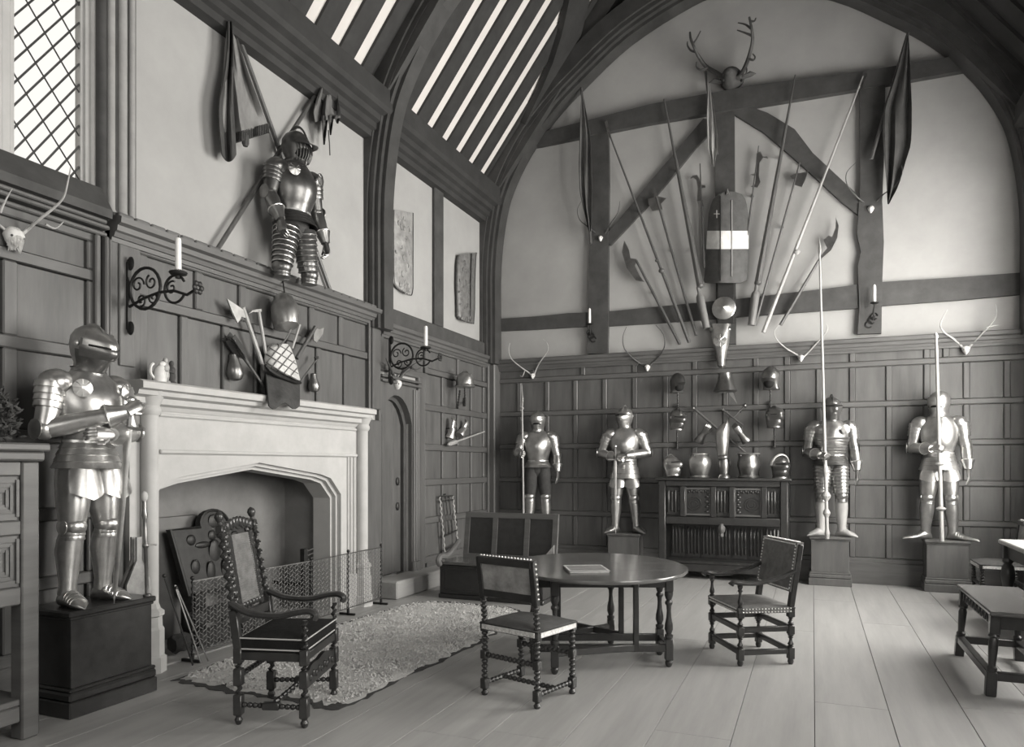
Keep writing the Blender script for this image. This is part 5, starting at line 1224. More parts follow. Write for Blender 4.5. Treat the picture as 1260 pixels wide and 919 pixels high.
# ================================================================== trophies on the walls
def antlers(label, skull, paths, plane, mm='antler', r=.014, size=.05, off=(.06, .26), group=None, plate='bone'):
    """skull: image point; paths: list of antlers, each a list of polylines (main beam first) measured on the wall plane"""
    P = (lambda x, y, o: BP(x, y, o)) if plane == 'B' else (lambda x, y, o: LP(x, y, o))
    out = V((0, -1, 0)) if plane == 'B' else V((1, 0, 0)); sd = V((1, 0, 0)) if plane == 'B' else V((0, 1, 0))
    c = P(*skull, .07); t = thing('antler_mount', label, 'antlers', P(*skull, 0), 0, group)
    m = MB(); zz = V((0, 0, 1))
    rows = [(.9, .45, .02), (.55, .85, .045), (.1, 1, .055), (-.5, .75, .05), (-1, .45, .035), (-1.35, .2, .02)]
    m.loft([[c + zz * size * h + sd * size * w * math.cos(a) + out * (d * math.sin(a)) for a in [2 * PI * k / 12 for k in range(12)]] for h, w, d in rows])
    if size > .055:
        rj = random.Random(2)
        for i in range(420):
            a, b = rj.uniform(0, 2 * PI), rj.uniform(-1.2, .8); e = sd * math.cos(a) * .8 + out * abs(math.sin(a)); p = c + zz * size * b + e * size * .8 * (1 - .35 * abs(b)); m.tube([p, p + (e * .5 - zz).normalized() * .03], [.005, .001], 3)
    sk = obj('skull', m, plate, t)
    for s in (-1, 1): obj('eye_socket', MB().ball(c + sd * s * size * .55 + out * .035 - zz * size * .1, .009, 8, 6), 'dark_antler', sk)
    obj('mount', MB().lathe(P(*skull, .0), P(*skull, .05), [(0, size * .9), (1, size * .7)], 12), 'beam', t)
    for an in paths:
        m = MB()
        for q, pl in enumerate(an):
            n = len(pl); pts = [P(x, y, lerp(off[0], off[1], math.sin(PI * .5 * i / (n - 1)) if q == 0 else .7)) for i, (x, y) in enumerate(pl)]
            if q == 0: pts = [c + sd * (.02 if pts[0].dot(sd) > c.dot(sd) else -.02)] + pts
            pts = smoothpath(pts, 4); k = len(pts); m.tube(pts, [r * (1 - .75 * i / (k - 1)) * (1 if q == 0 else .65) for i in range(k)], 8)
        obj('antler', m, mm, t)
    return t
antlers('slender lyre-shaped antlers on a skull above the armour behind the settle', (655.5, 462), [[[(650, 458), (640, 451), (629, 441), (626, 430), (627.5, 422)], [(646, 455), (643, 463), (640, 462)]], [[(659, 456), (664, 446), (673, 433), (674, 424), (668, 417)]]], 'B', 'pale_antler', .013, .035)
antlers('tall curving antlers on a white skull above the sword-bearing armour', (796.5, 452), [[[(789, 448), (778, 440), (768, 428), (766.5, 414), (771, 402)], [(786, 446), (782, 451), (778, 449)]], [[(803, 446), (813, 436), (818, 424), (816, 411), (807, 400)]]], 'B', 'dark_antler', .014, .04)
antlers('narrow antlers on a skull behind the tall lance', (985.5, 440), [[[(980, 436), (968, 429), (956, 418), (953, 408), (958, 400)]], [[(992, 436), (1003, 424), (1014, 412), (1018.5, 404), (1016, 398)]]], 'B', 'pale_antler', .013, .038)
antlers('wide branching antlers on a white skull over the brightest far armour', (1188.5, 430), [[[(1181, 424), (1172, 416), (1162, 409), (1157, 401), (1160, 391), (1166, 381)]], [[(1197, 422), (1207, 412), (1218, 400), (1226, 388), (1225, 374)], [(1214, 403), (1222, 401), (1229, 400)]]], 'B', 'pale_antler', .016, .045)
antlers('small antlers on a pale skull fixed to the tall gable post by the left banner', (739, 293), [[[(733, 287), (722, 278), (713, 270), (710.5, 258), (715, 248)]], [[(744, 288), (752, 274), (760, 262), (763, 247)]]], 'B', 'dark_antler', .012, .035)
antlers('antlers on a white skull fixed to the gable post under the right banner', (1071.5, 257), [[[(1064, 250), (1052, 240), (1042, 226), (1042, 212), (1053, 200)], [(1062, 249), (1057, 249), (1052, 247)]], [[(1078, 249), (1087, 239), (1101, 229), (1110, 214), (1109, 203)]]], 'B', 'dark_antler', .012, .04)
antlers('broad pale antlers on a shaggy skull below the leaded window', (17, 291), [[[(32, 284), (48, 270), (66, 256), (78, 243), (83, 226), (87, 206)], [(56, 276), (68, 281), (78, 273)]], [[(5, 282), (-8, 270), (-22, 250)], [(0, 262), (6, 248), (15, 232)]]], 'L', 'pale_antler', .013, .06, (.06, .34))
antlers('short thick antlers on a small white skull under the far candle bracket', (489, 472), [[[(484, 462), (479, 450), (475, 441)]], [[(494, 462), (504, 453), (514, 446), (524, 441)], [(506, 452), (512, 455), (518, 452)]]], 'L', 'dark_antler', .026, .05, (.06, .2))

def stag():
    c = BP(901, 106, .30); t = thing('stag_head', 'dark mounted stag head with branching antlers at the top of the gable', 'stag head', BP(901, 112, 0)); Y = BY - .32
    rows = [(.0, .16, .13), (-.12, .15, .14), (-.24, .12, .13), (-.34, .085, .09), (-.44, .06, .06), (-.50, .045, .045), (-.52, .02, .02)]
    m = MB().loft([[BP(901, 104, 0) + V((w * math.cos(a), y, -.5 * abs(y) * .45 + h * math.sin(a) + .05)) for a in [2 * PI * k / 14 for k in range(14)]] for y, w, h in rows]); hd = obj('head', m, 'flagd', t)
    for s in (-1, 1):
        e = BP(901, 100, .22) + V((s * .13, 0, .02)); obj('ear', MB().tube([e, e + V((s * .10, .0, .03)), e + V((s * .17, .0, .02))], [(.02, .03), (.035, .045), (.004, .006)], 8), 'flagd', t); obj('eye', MB().ball(BP(901, 104, .26) + V((s * .115, 0, .03)), .018, 8, 6), 'gap', hd)
    for main, tines in (([(893, 97), (882, 90), (869, 82), (860, 70), (855, 60), (850, 48), (849, 40)], ([(870, 83), (862, 86), (857, 82), (857, 76)], [(857, 64), (850, 62), (846, 56), (846, 51)], [(853, 54), (857, 48), (862, 38)])), ([(908, 96), (916, 84), (922, 68), (926, 50), (925, 36), (922, 21)], ([(912, 90), (917, 92), (919, 86), (918, 82)], [(921, 72), (927, 74), (929, 70), (926, 66)], [(925, 44), (916, 40), (907, 37)], [(924, 35), (917, 30), (908, 28)], [(923, 26), (928, 26), (930, 22)]))):
        pts = smoothpath([YP(x, y, Y + .12 * math.sin(i)) for i, (x, y) in enumerate(main)], 4); m = MB().tube(pts, [.032 * (1 - .6 * i / len(pts)) for i in range(len(pts))], 8)
        for tn in tines: q = smoothpath([YP(x, y, Y - .03) for x, y in tn], 3); m.tube(q, [.018 * (1 - .7 * i / len(q)) for i in range(len(q))], 6)
        obj('antler', m, 'dark_antler', t)
stag()

# ---- polearms fanned over the gable
def pole(name, label, cat, a, b, r0, r1, blades=(), collars=(), mm='shaft', off=.10, group=None, hm='dsteel', thick=.012):
    t = thing(name, label, cat, BP(*b, off), 0, group); A, B_ = BP(*a, off), BP(*b, off)
    obj('shaft', MB().lathe(B_, A, [(0, r0), (.5, (r0 + r1) / 2), (1, r1)], 8), mm, t)
    for pl in blades:
        pts = [BP(x, y, off + .006) for x, y in pl]; n = len(pts)
        obj('blade', MB().add(pts + [p + V((0, thick, 0)) for p in pts], [list(range(n)), list(range(n, 2 * n))[::-1]] + [(i, (i + 1) % n, n + (i + 1) % n, n + i) for i in range(n)]), hm, t, smooth=False)
    for (x, y, r) in collars: obj('collar', MB().ball(BP(x, y, off), (r, r, r * .8), 10, 6), mm, t)
    for q in (.2, .62): p = B_.lerp(A, q); obj('wall_clip', MB().beam(V((p.x, BY - off * .9, p.z)), V((p.x, BY - .002, p.z)), .02, .02), 'iron', t)
    return t
c4 = lambda x, y: (740 + x / 3.997, 200 + y / 3.997)
pole('glaive', 'glaive with broad curved blade at the left edge of the weapon fan', 'glaive', c4(172, 482), c4(386, 893), .022, .017, [[c4(*p) for p in ((112, 383), (101, 440), (124, 518), (168, 578), (212, 588), (188, 556), (163, 505), (180, 484), (172, 474), (142, 470), (136, 430), (122, 402))]])
pole('pike', 'long pike with knotted collar crossing the left curved brace', 'pike', (749, 163), c4(432, 884), .026, .010, [[(744, 150), (747, 148), (752, 168), (749, 170)]], [(*c4(296, 532), .045), (*c4(272, 482), .026)], off=.13)
pole('halberd', 'halberd with spiked dark head standing left of the shield', 'halberd', c4(270, 170), c4(466, 850), .020, .016, [[c4(*p) for p in ((262, 118), (272, 165), (318, 175), (292, 200), (300, 228), (250, 238), (232, 205), (228, 178), (258, 172))]])
pole('jousting_lance', 'dark fluted jousting lance on the left of the shield', 'lance', (817, 122), c4(486, 608), .045, .010, [], [(*c4(486, 604), .05)], off=.15)
single('lance_grip', MB().lathe(BP(*c4(474, 612), .15), BP(*c4(518, 815), .15), [(0, .022), (.15, .022), (.22, .05), (.3, .056), (.9, .046), (1, .05)], 12), 'grip', 'thick wooden lance grip below the left jousting lance', 'lance grip', 'lance grips')
pole('bill', 'hooked bill standing just left of the shield top', 'bill', c4(485, 5), c4(506, 520), .018, .008, [[c4(*p) for p in ((437, 78), (448, 64), (470, 60), (482, 80), (488, 108), (510, 112), (512, 122), (490, 126), (492, 176), (498, 186), (470, 188), (474, 126), (466, 84), (452, 74))]])
c2 = lambda x, y: (920 + x / 3.706, y / 3.706)
pole('bill', 'hooked bill standing just right of the shield top', 'bill', c2(50, 665), (914, 335), .018, .007, [[c2(*p) for p in ((40, 700), (58, 690), (70, 715), (92, 722), (88, 712), (72, 716), (54, 740), (50, 800), (58, 830), (44, 856), (14, 850), (34, 840), (38, 800), (12, 796), (34, 790))]])
pole('jousting_lance', 'dark fluted jousting lance on the right of the shield', 'lance', (978.5, 92), c4(770, 592), .045, .009, [], [(*c4(770, 590), .05)], off=.15)
single('lance_grip', MB().lathe(BP(*c4(764, 598), .15), BP(*c4(738, 800), .15), [(0, .022), (.15, .022), (.22, .05), (.3, .056), (.9, .046), (1, .05)], 12), 'grip', 'thick wooden lance grip below the right jousting lance', 'lance grip', 'lance grips')
pole('poleaxe', 'poleaxe with broad square dark head right of the shield', 'poleaxe', c4(976, 0), c4(756, 800), .018, .010, [[c4(*p) for p in ((962, 50), (928, 66), (936, 78), (958, 84), (950, 108), (986, 120), (1002, 84), (1018, 40), (978, 52))]])
pole('pike', 'long pale pike with knotted collar crossing the right gable post', 'pike', (1062, 94), c4(796, 836), .026, .010, [[(1064, 90), (1067, 91), (1061, 108), (1058, 106)]], [(*c4(960, 440), .045)], mm='pale_shaft', off=.14)
pole('glaive', 'glaive with sickle-shaped blade at the right edge of the weapon fan', 'glaive', c4(1078, 466), c4(880, 800), .022, .016, [[c4(*p) for p in ((1152, 268), (1167, 310), (1160, 370), (1130, 430), (1080, 474), (1076, 462), (1110, 420), (1092, 380), (1118, 358), (1134, 366), (1152, 320))]])

# ---- painted shield with boss and horse's head armour down the king post
t = thing('tilting_shield', 'dark painted tilting shield with a pale band hung on the king post', 'shield', BP(890, 350, .06))
c5 = lambda x, y: (830 + x / 3.83, 220 + y / 3.83)
def shp(x, y, lift=0):
    k = (x - 215) / 70 if x < 215 else (x - 215) / 135
    return BP(*c5(x, y), .10 + .14 * (1 - min(1, abs(k)) ** 1.3) + lift)
prof = [(60, 238, 282), (72, 205, 318), (95, 182, 334), (125, 170, 342), (165, 160, 347), (245, 154, 349), (325, 149, 349), (400, 145, 347), (460, 140, 345), (478, 136, 340), (490, 142, 312)]
def shfn(u, v, r0=0, r1=1, lift=0):
    f = lerp(r0, r1, v) * (len(prof) - 1); i = min(int(f), len(prof) - 2); q = f - i
    y, a, b = [lerp(prof[i][k], prof[i + 1][k], q) for k in range(3)]; return shp(lerp(a, b, u), y, lift), V((0, -1, 0))
obj('board', MB().sheet(lambda u, v: shfn(u, v), 16, 20, .02), 'shield', t)
obj('pale_band', MB().sheet(lambda u, v: shfn(u, v, .5, .607, .006), 16, 4, .008), 'white', t)
obj('ridge', MB().tube([shp(270, y, .01) for y in range(100, 480, 20)], .006, 6), 'pale_shaft', t)
obj('edge_line', MB().tube([shp(216, y, .008) for y in range(80, 490, 20)], .006, 6), 'gap', t)
m = MB()
for a, b in (((186, 165), (212, 165)), ((199, 148), (199, 184))): m.beam(shp(*a, .006), shp(*b, .006), .010, .008)
obj('cross_emblem', m, 'white', t)
obj('hanging_loop', MB().tube([shp(255, 75, .02), shp(250, 50, .02), shp(245, 75, .02)], .012, 6), 'leather', t)
single('oak_bracket', MB().span((BP(884, 0, 0).x, BY - .06 - .045, BP(890, 400).z), (BP(904, 0, 0).x, BY - .061, BP(890, 345).z), .006), 'furn', 'short oak bracket board between the shield and the round boss', 'bracket')
c = BP(890.5, 379, .13); single('shield_boss', MB().lathe(c + V((0, .03, 0)), c - V((0, .09, 0)), [(0, .15), (.25, .155), (.35, .14), (.45, .145), (.55, .10), (.7, .05), (.85, .03), (1, .006)], 24), 'steel', 'round steel buckler with pointed boss under the tilting shield', 'buckler')
t = thing('shaffron', 'steel shaffron for a horse with rosette hanging below the buckler', 'horse armour', BP(887, 452, .05))
rows = [(398, 13, .10), (405, 12.5, .14), (414, 11.5, .17), (424, 10, .17), (434, 7.5, .15), (443, 5.5, .13), (450, 5, .11), (453, 2, .06)]
m = MB()
for i in range(1): m.loft([[BP(886.5 + 1.0 * (y - 398) / 55 + w * math.cos(a), y, .09 + d * max(0, math.sin(a)) * .8) for a in [PI * k / 12 for k in range(13)]] + [BP(886.5 + w * .8 * math.cos(PI - 0) * (1 - 2 * k / 3), y, .085) for k in (0.5, 2.5)] for y, w, d in rows])
pl = obj('face_plate', m, 'steel', t)
c = BP(886, 419, .23); m = MB().lathe(c, c - V((0, .03, 0)), [(0, .085), (.5, .085), (1, .02)], 16); 
for q in range(8): a = q * PI / 4; m.tube([c + V((.015 * math.cos(a), -.032, .015 * math.sin(a))), c + V((.08 * math.cos(a), -.016, .08 * math.sin(a)))], [.006, .008], 5)
obj('rosette', m, 'bsteel', pl)
for s, x in ((-1, 876), (1, 896)): obj('eye_guard', MB().ball(BP(x, 405, .12), (.045, .04, .045), 10, 8), 'dsteel', pl)

# ---- banners
def banner(label, top, rows, pole_pts, off, mm, plane='B', waves=3, amp=.03, ends=None, pm='shaft'):
    P = BP if plane == 'B' else LP; out = V((0, -1, 0)) if plane == 'B' else V((1, 0, 0))
    t = thing('banner', label, 'banner', P(*rows[-1][:2], off) if plane == 'B' else P(rows[-1][0], rows[-1][2], off))
    if pole_pts: A, B_ = P(*pole_pts[0], off), P(*pole_pts[1], off); obj('pole', MB().lathe(A, B_, [(0, .018), (.5, .022), (1, .02)], 8), pm, t)
    def fn(u, v):
        f = v * (len(rows) - 1); i = min(int(f), len(rows) - 2); q = f - i; x0, y0, x1, y1 = [lerp(rows[i][k], rows[i + 1][k], q) for k in range(4)]
        return P(lerp(x0, x1, u), lerp(y0, y1, u), off + .035 + amp * (.7 * math.sin(u * PI * 2 * waves + v * 2.4) + .3 * math.sin(u * PI * 3.3 * waves + 1.3 - v * 3)) * min(1, v * 2.2 + .1)), out
    obj('cloth', MB().sheet(fn, 7 * waves, 22, .006), mm, t); return t, fn
# rows: x0, y0, x1, y1 of successive folds from the point of the pole to the hem
banner('furled dark and pale banner hanging at the left gable post', 0, [(715.2, 112, 716.6, 112), (714, 140, 722, 142), (713, 170, 727, 168), (712, 205, 728, 205), (713, 235, 729, 232), (717, 255, 728, 258), (721, 270, 728, 272), (724, 284, 727, 285)], [(715.5, 108), (727, 300)], .16, 'flagm', waves=2, amp=.05)
banner('small faded banner hanging against the king post', 0, [(870, 92, 871.5, 92), (871, 115, 876, 117), (869.5, 140, 880, 142), (870, 165, 883, 166), (870.5, 182, 883, 184), (874, 192, 881, 192), (877, 205, 879, 205)], [(868, 88), (882, 190)], .14, 'flagp', waves=2, amp=.03)
banner('large dark furled banner hanging at the right gable post', 0, [(1116, 44, 1118, 44), (1110, 62, 1119, 62), (1104, 84, 1120, 84), (1096, 108, 1121, 108), (1087, 132, 1122, 130), (1086, 158, 1122, 155), (1087, 180, 1121, 178), (1089, 205, 1114, 200), (1091, 228, 1106, 228), (1092, 251, 1094, 251)], [(1117.5, 40), (1072, 196)], .17, 'flagd', waves=2, amp=.05)
t, fn = banner('tall dark banner with fringed hem on a crossed pole over the half armour', 0, [(281, 22, 286, 24), (277, 60, 297, 62), (275, 95, 306, 92), (274, 125, 316, 118), (273, 150, 323, 138), (273, 170, 330, 153)], [(284, 18), (407, 359)], .045, 'flagl', 'L', 2, .05)
obj('tail', MB().sheet(lambda u, v: (LP(lerp(280 - 8 * min(1, v * 1.6) + 2.2 * math.sin(v * 7), 285 + 5 * min(1, v * 1.3) + 1.5 * math.sin(v * 6 + 1), u), lerp(26, 199 - 22 * abs(u - .5) ** 2 * 4 * .4, v), .11 + .035 * math.sin(u * 8 + v * 2)), V((1, 0, 0))), 12, 18, .008), 'flagd', t)
m = MB()
for k in range(22): u = .25 + .75 * k / 21; p = fn(u, 1)[0]; m.beam(p + V((0, 0, .01)), p - V((0, 0, .075)), .012, .012)
obj('fringe', m, 'cloth', t)['kind'] = 'stuff'
obj('tassel', MB().lathe(LP(302, 164, .12), LP(302, 180, .12), [(0, .012), (.2, .03), (.8, .03), (1, .02)], 8), 'flagd', t)
t, fn = banner('tattered banner on a long crossed pole beside the wall plate', 0, [(404, 86, 410, 88), (396, 105, 414, 106), (390, 122, 417, 126), (386, 138, 419, 138), (388, 150, 419, 145)], [(404, 92), (266, 309)], .075, 'flagm', 'L', 2, .06)
for x0, x1, y1, x2 in ((396, 404, 178, 399), (404, 411, 166, 407), (411, 419, 152, 416)): obj('torn_strip', MB().sheet(lambda u, v, x0=x0, x1=x1, y1=y1, x2=x2: (LP(lerp(lerp(x0, x1, u), x2, v * .8), lerp(142, y1, v), .13 + .03 * math.sin(u * 5 + v * 4)), V((1, 0, 0))), 5, 8, .006), 'flagd', t)
obj('cord', MB().tube([LP(404, 160, .12), LP(405.5, 178, .12), LP(406, 191, .12)], .006, 6), 'flagd', t)

# ---- tooled leather cases on the plaster
def case(label, outline, off, mm, seam, depth):
    t = thing('leather_case', label, 'leather case', LP(*outline[-1], off))
    xs = [(l, r, y, y2) for l, r, y, y2 in seam]
    def fn(u, v):
        f = v * (len(xs) - 1); i = min(int(f), len(xs) - 2); q = f - i; l, r, y, y2 = [lerp(xs[i][k], xs[i + 1][k], q) for k in range(4)]
        return LP(lerp(l, r, u), lerp(y, y2, u), off + depth * math.sin(PI * u) ** .6), V((1, 0, 0))
    obj('shell', MB().sheet(fn, 12, 16, .012), mm, t); m = MB(); rn = random.Random(len(label))
    for i in range(26):
        u, v = rn.uniform(.15, .85), rn.uniform(.06, .94); c = fn(u, v)[0]; rr = rn.uniform(.02, .04); a0 = rn.uniform(0, 6)
        m.tube([c + V((.004, rr * math.cos(a0 + a) * .8, rr * math.sin(a0 + a))) for a in (0, .6, 1.2, 1.8, 2.4, 3, 3.6)], .006, 5)
    obj('tooled_scrolls', m, mm, t)['kind'] = 'stuff'
    e = [fn(0, v / 16)[0] for v in range(17)] + [fn(1, v / 16)[0] for v in range(16, -1, -1)]; obj('rim', MB().tube(e, .010, 6), 'furn', t)
    return t
case('long tooled leather case with notched top hung on the plaster', [(496, 362)], .03, 'pleather', [(483.5, 508, 258, 262), (483, 508, 275, 278), (483, 508, 300, 303), (483, 508, 330, 332), (484, 508, 348, 354), (488, 507, 354, 361), (494, 506, 358, 363)], .05)
t = case('narrow gutter-shaped leather case hung beside the far truss', [(575, 398)], .03, 'leather', [(563, 586, 314, 311), (561.5, 585, 325, 322), (561, 584, 350, 352), (562, 584, 375, 378), (562, 583, 388, 394), (564, 583, 392, 398)], .07)
obj('spine_strap', MB().tube([LP(580, 312, .10), LP(579, 350, .10), LP(579, 396, .09)], .012, 6), 'furn', t)

# ---- iron candle brackets
def sconce(label, loc, rz, s=1.0):
    t = thing('candle_bracket', label, 'candle bracket', loc, rz); o = lambda nm, m, mt='iron', par=t: obj(nm, m, mt, par, W=False)
    ring = lambda cx, cz, r, a0=0, a1=2 * PI, n=20, sp=0: [V((cx + (r - sp * k / n) * math.cos(lerp(a0, a1, k / n)), 0, cz + (r - sp * k / n) * math.sin(lerp(a0, a1, k / n)))) for k in range(n + 1)]
    o('wall_bar', MB().beam((.012, 0, -.26), (.012, 0, .22), .03, .016)); a = o('arm', MB().tube([(0.01, 0, -.10), (.15, 0, -.05), (.30, 0, -.02), (.44, 0, -.02), (.56, 0, -.06), (.64, 0, -.03)], .010, 8))
    o('large_scroll', MB().tube(ring(.17, .02, .145), .011, 8), 'iron', a); o('small_scroll', MB().tube(ring(.45, -.01, .095, .5, 5.8), .009, 8), 'iron', a)
    for cx, cz, r, a0 in ((.10, .05, .06, 0), (.23, .06, .055, 2), (.13, -.06, .05, 4), (.42, .0, .05, 1), (.25, -.05, .045, 3)): o('tendril', MB().tube(ring(cx, cz, r, a0, a0 + 7.5, 20, r * .75), .007, 6), 'iron', a)
    m = MB()
    for k in range(6): q = k * PI / 3; m.ball((.66, .03 * math.cos(q), -.02 + .03 * math.sin(q)), (.012, .02, .02), 8, 6)
    o('flower', m, 'iron', a); o('leaf', MB().ball((.03, 0, .21), (.035, .012, .05), 8, 6)); o('leaf', MB().ball((.03, 0, -.25), (.035, .012, .05), 8, 6))
    o('drip_pan', MB().lathe((.48, 0, .075), (.48, 0, .105), [(0, .02), (.4, .055), (.8, .062), (1, .058)], 14)); o('socket', MB().lathe((.48, 0, .06), (.48, 0, .12), [(0, .02), (1, .022)], 10))
    k = thing('candle', 'white candle in ' + label, 'candle', V(loc) + V((.48 * math.cos(rz), .48 * math.sin(rz), .106)))
    obj('wax', MB().lathe((0, 0, .0), (0, 0, .235), [(0, .0215), (.9, .020), (.97, .017), (1, .006)], 12), 'candle', k, W=False); obj('wick', MB().lathe((0, 0, .233), (0, 0, .25), [(0, .003), (1, .002)], 5), 'gap', k, W=False)
sconce('scrolled iron wall bracket beside the mantel', (LX + .075, 3.745, 2.72), 0)
sconce('scrolled iron wall bracket above the far door', (LX + .10, 7.16, 2.715), 0)
def small_sconce(label, cx, y0, y1, yb, s):
    c = BP(cx, y1, .16); top = BP(cx, y0, .16); t = thing('candle_bracket', label, 'candle bracket', BP(cx, yb, .07)); w = BP(cx, lerp(y1, yb, .6), .07)
    obj('arm', MB().tube(smoothpath([w, w + V((s * .02, -.05, -.05)), c + V((s * .01, 0, -.10)), c], 4), .009, 6), 'iron', t); m = MB()
    for q in range(3): m.tube([w + V((s * .03 * q + .04 * math.cos(a), -.01, -.05 * q + .04 * math.sin(a))) for a in [k * .55 for k in range(11)]], .007, 6)
    obj('scroll', m, 'iron', t); obj('drip_pan', MB().lathe(c - V((0, 0, .012)), c + V((0, 0, .012)), [(0, .015), (.5, .05), (1, .048)], 12), 'iron', t)
    k = thing('candle', 'white candle in ' + label, 'candle', c + V((0, 0, .013))); obj('wax', MB().lathe(c + V((0, 0, .013)), top, [(0, .019), (.9, .018), (1, .006)], 10), 'candle', k); obj('wick', MB().lathe(top, top + V((0, 0, .015)), [(0, .003), (1, .002)], 5), 'gap', k)
small_sconce('small iron bracket on the left gable post', 725.5, 379, 399, 416, 1)
small_sconce('small iron bracket on the right gable post', 1076, 350, 373, 400, -1)

# ---- helmets and pieces hung above and standing on the hutch
def helm_on_bracket(label, px_, py, kind, rz, mm, tilt=0, s=1.0, plane='B', brk=True, off=.22):
    c = BP(px_, py, off) if plane == 'B' else LP(px_, py, off); t = thing('helmet', label, 'helmet', c - V((0, 0, .14 * s)))
    helmet(t, Mx.Rotation(rz, 4, 'Z') @ Mx.Rotation(tilt, 4, 'X') @ Mx.Scale(s, 4), kind, mm, 1)
    if brk:
        w = BP(px_, py, .05) if plane == 'B' else LP(px_, py, .05); b = thing('helmet_bracket', 'twisted iron bracket holding the ' + label, 'bracket', w - V((0, 0, .40)))
        cb = c - V((0, 0, .14 * s)); obj('arm', MB().tube([w - V((0, 0, .36)), cb - V((0, 0, .25)), cb - V((0, 0, .08)), cb - V((0, 0, .004))], .010, 6), 'iron', b); obj('twist', MB().twist(cb - V((0, 0, .22)), cb - V((0, 0, .03)), .014, 5), 'iron', b); obj('wall_plate', MB().beam(w - V((0, 0, .42)), w - V((0, 0, .30)), .03, .02), 'iron', b)
helm_on_bracket('open-faced helmet hung high beside the gorget', 834, 470, 'barbute', R(35), 'bronze')
helm_on_bracket('round visored helmet below the open-faced one', 833, 516, 'close', R(40), 'dsteel', .1)
helm_on_bracket('brimmed pot helmet hung high right of the gorget', 948, 464, 'barbute', R(-20), 'dsteel', 0, 1.12)
helm_on_bracket('rounded close helmet below the brimmed one', 953, 513, 'armet', R(30), 'dsteel')
helm_on_bracket('bright pot helmet on the panelling near the far corner', 572, 463, 'pot', R(60), 'steel', 0, 1.05, 'L', True, .26)
def gorget():
    t = thing('gorget', 'flared steel collar plate hung in the middle above the hutch', 'armour piece', BP(892, 495, .05)); c = BP(892, 472, .20)
    m = MB().loft([ell(0, 0, z, rx, rf, .05, 22, .01) for z, rx, rf in ((.14, .10, .09), (.12, .085, .085), (.03, .10, .11), (-.05, .13, .15), (-.10, .155, .17), (-.12, .12, .13))], False); m2 = MB().add(m.v, m.f, Mx.Translation(c) @ Mx.Rotation(R(25), 4, 'Z'))
    obj('collar', m2, 'dsteel', t); obj('tail_plate', MB().prism([(.0, .0), (.07, -.02), (.13, -.20), (.09, -.14), (.04, -.08)], c + V((.03, -.05, -.08)), (1, 0, 0), (0, 0, 1), (0, .012, 0)), 'dsteel', t); obj('hook', MB().beam(BP(892, 470, .05), c, .02, .02), 'iron', t)
gorget()
def mace(label, a, b, r=.012, ball=.03, off=.13, mm='shaft', nm='mace'):
    A, B_ = BP(*a, off), BP(*b, off); t = thing(nm, label, 'mace', B_); obj('shaft', MB().lathe(A, B_, [(0, r * 1.2), (1, r)], 8), mm, t); h = MB().ball(A, ball, 10, 8)
    for k in range(6): q = k * PI / 3; h.ball(A + V((ball * .8 * math.cos(q), 0, ball * .8 * math.sin(q))), (ball * .35, ball * .9, ball * .35), 6, 6)
    obj('flanged_head', h, 'dsteel', t); q = A.lerp(B_, .45); obj('wall_peg', MB().beam(q, V((q.x, BY - .02, q.z)), .014, .014), 'iron', t)
mace('long mace slanting behind the standing leg armour', (853, 502), (917.5, 557), .014, .028, .10); mace('short mace slanting right under the gorget', (889, 504), (914, 523), .012, .022, .085); mace('ball-headed mace crossing above the right gauntlet', (916.5, 499), (902, 514), .009, .028, .20)
def gauntlet(label, c, d, up, mm='dsteel', cat='gauntlet', curl=.5):
    c = V(c); d = V(d).normalized(); t = thing('gauntlet', label, cat, c - V((0, 0, .06))); obj('cuff', MB().lathe(c - d * .14, c, [(0, .066), (.04, .068), (.5, .05), (1, .038)], 14), mm, t); m = MB(); hand(m, c - d * .01, d, up, curl); obj('hand', m, mm, t); w = V((LX + .02, c.y, c.z)) if c.x < -4 and c.y < 9.9 else V((c.x, BY - .02, c.z)); obj('wall_peg', MB().beam(c, w, .014, .014), 'iron', t)
gauntlet('dark gauntlet hung left of the standing leg armour', BP(866, 533, .19), (.5, -.2, .8), (-.2, -1, 0)); gauntlet('dark gauntlet hung right of the standing leg armour', BP(911, 533, .19), (-.5, -.2, .7), (.2, -1, 0))
HZ, HYc = 1.3305, 9.92
def on_hutch(px_): return YP(px_, 580, HYc).x
t = thing('helmet', 'round-visored helmet standing on the left end of the hutch', 'helmet', (on_hutch(828.5), HYc, HZ)); helmet(t, Mx.Rotation(R(55), 4, 'Z') @ Mx.Translation((0, 0, .016)) @ Mx.Rotation(R(-8), 4, 'X') @ Mx.Scale(1.0, 4), 'close', 'steel', 1)
t = thing('helmet', 'crested helmet with a pale band on the right end of the hutch', 'helmet', (on_hutch(960), HYc, HZ)); helmet(t, Mx.Rotation(R(28), 4, 'Z') @ Mx.Scale(1.02, 4), 'visored_band', 'dsteel', 1)
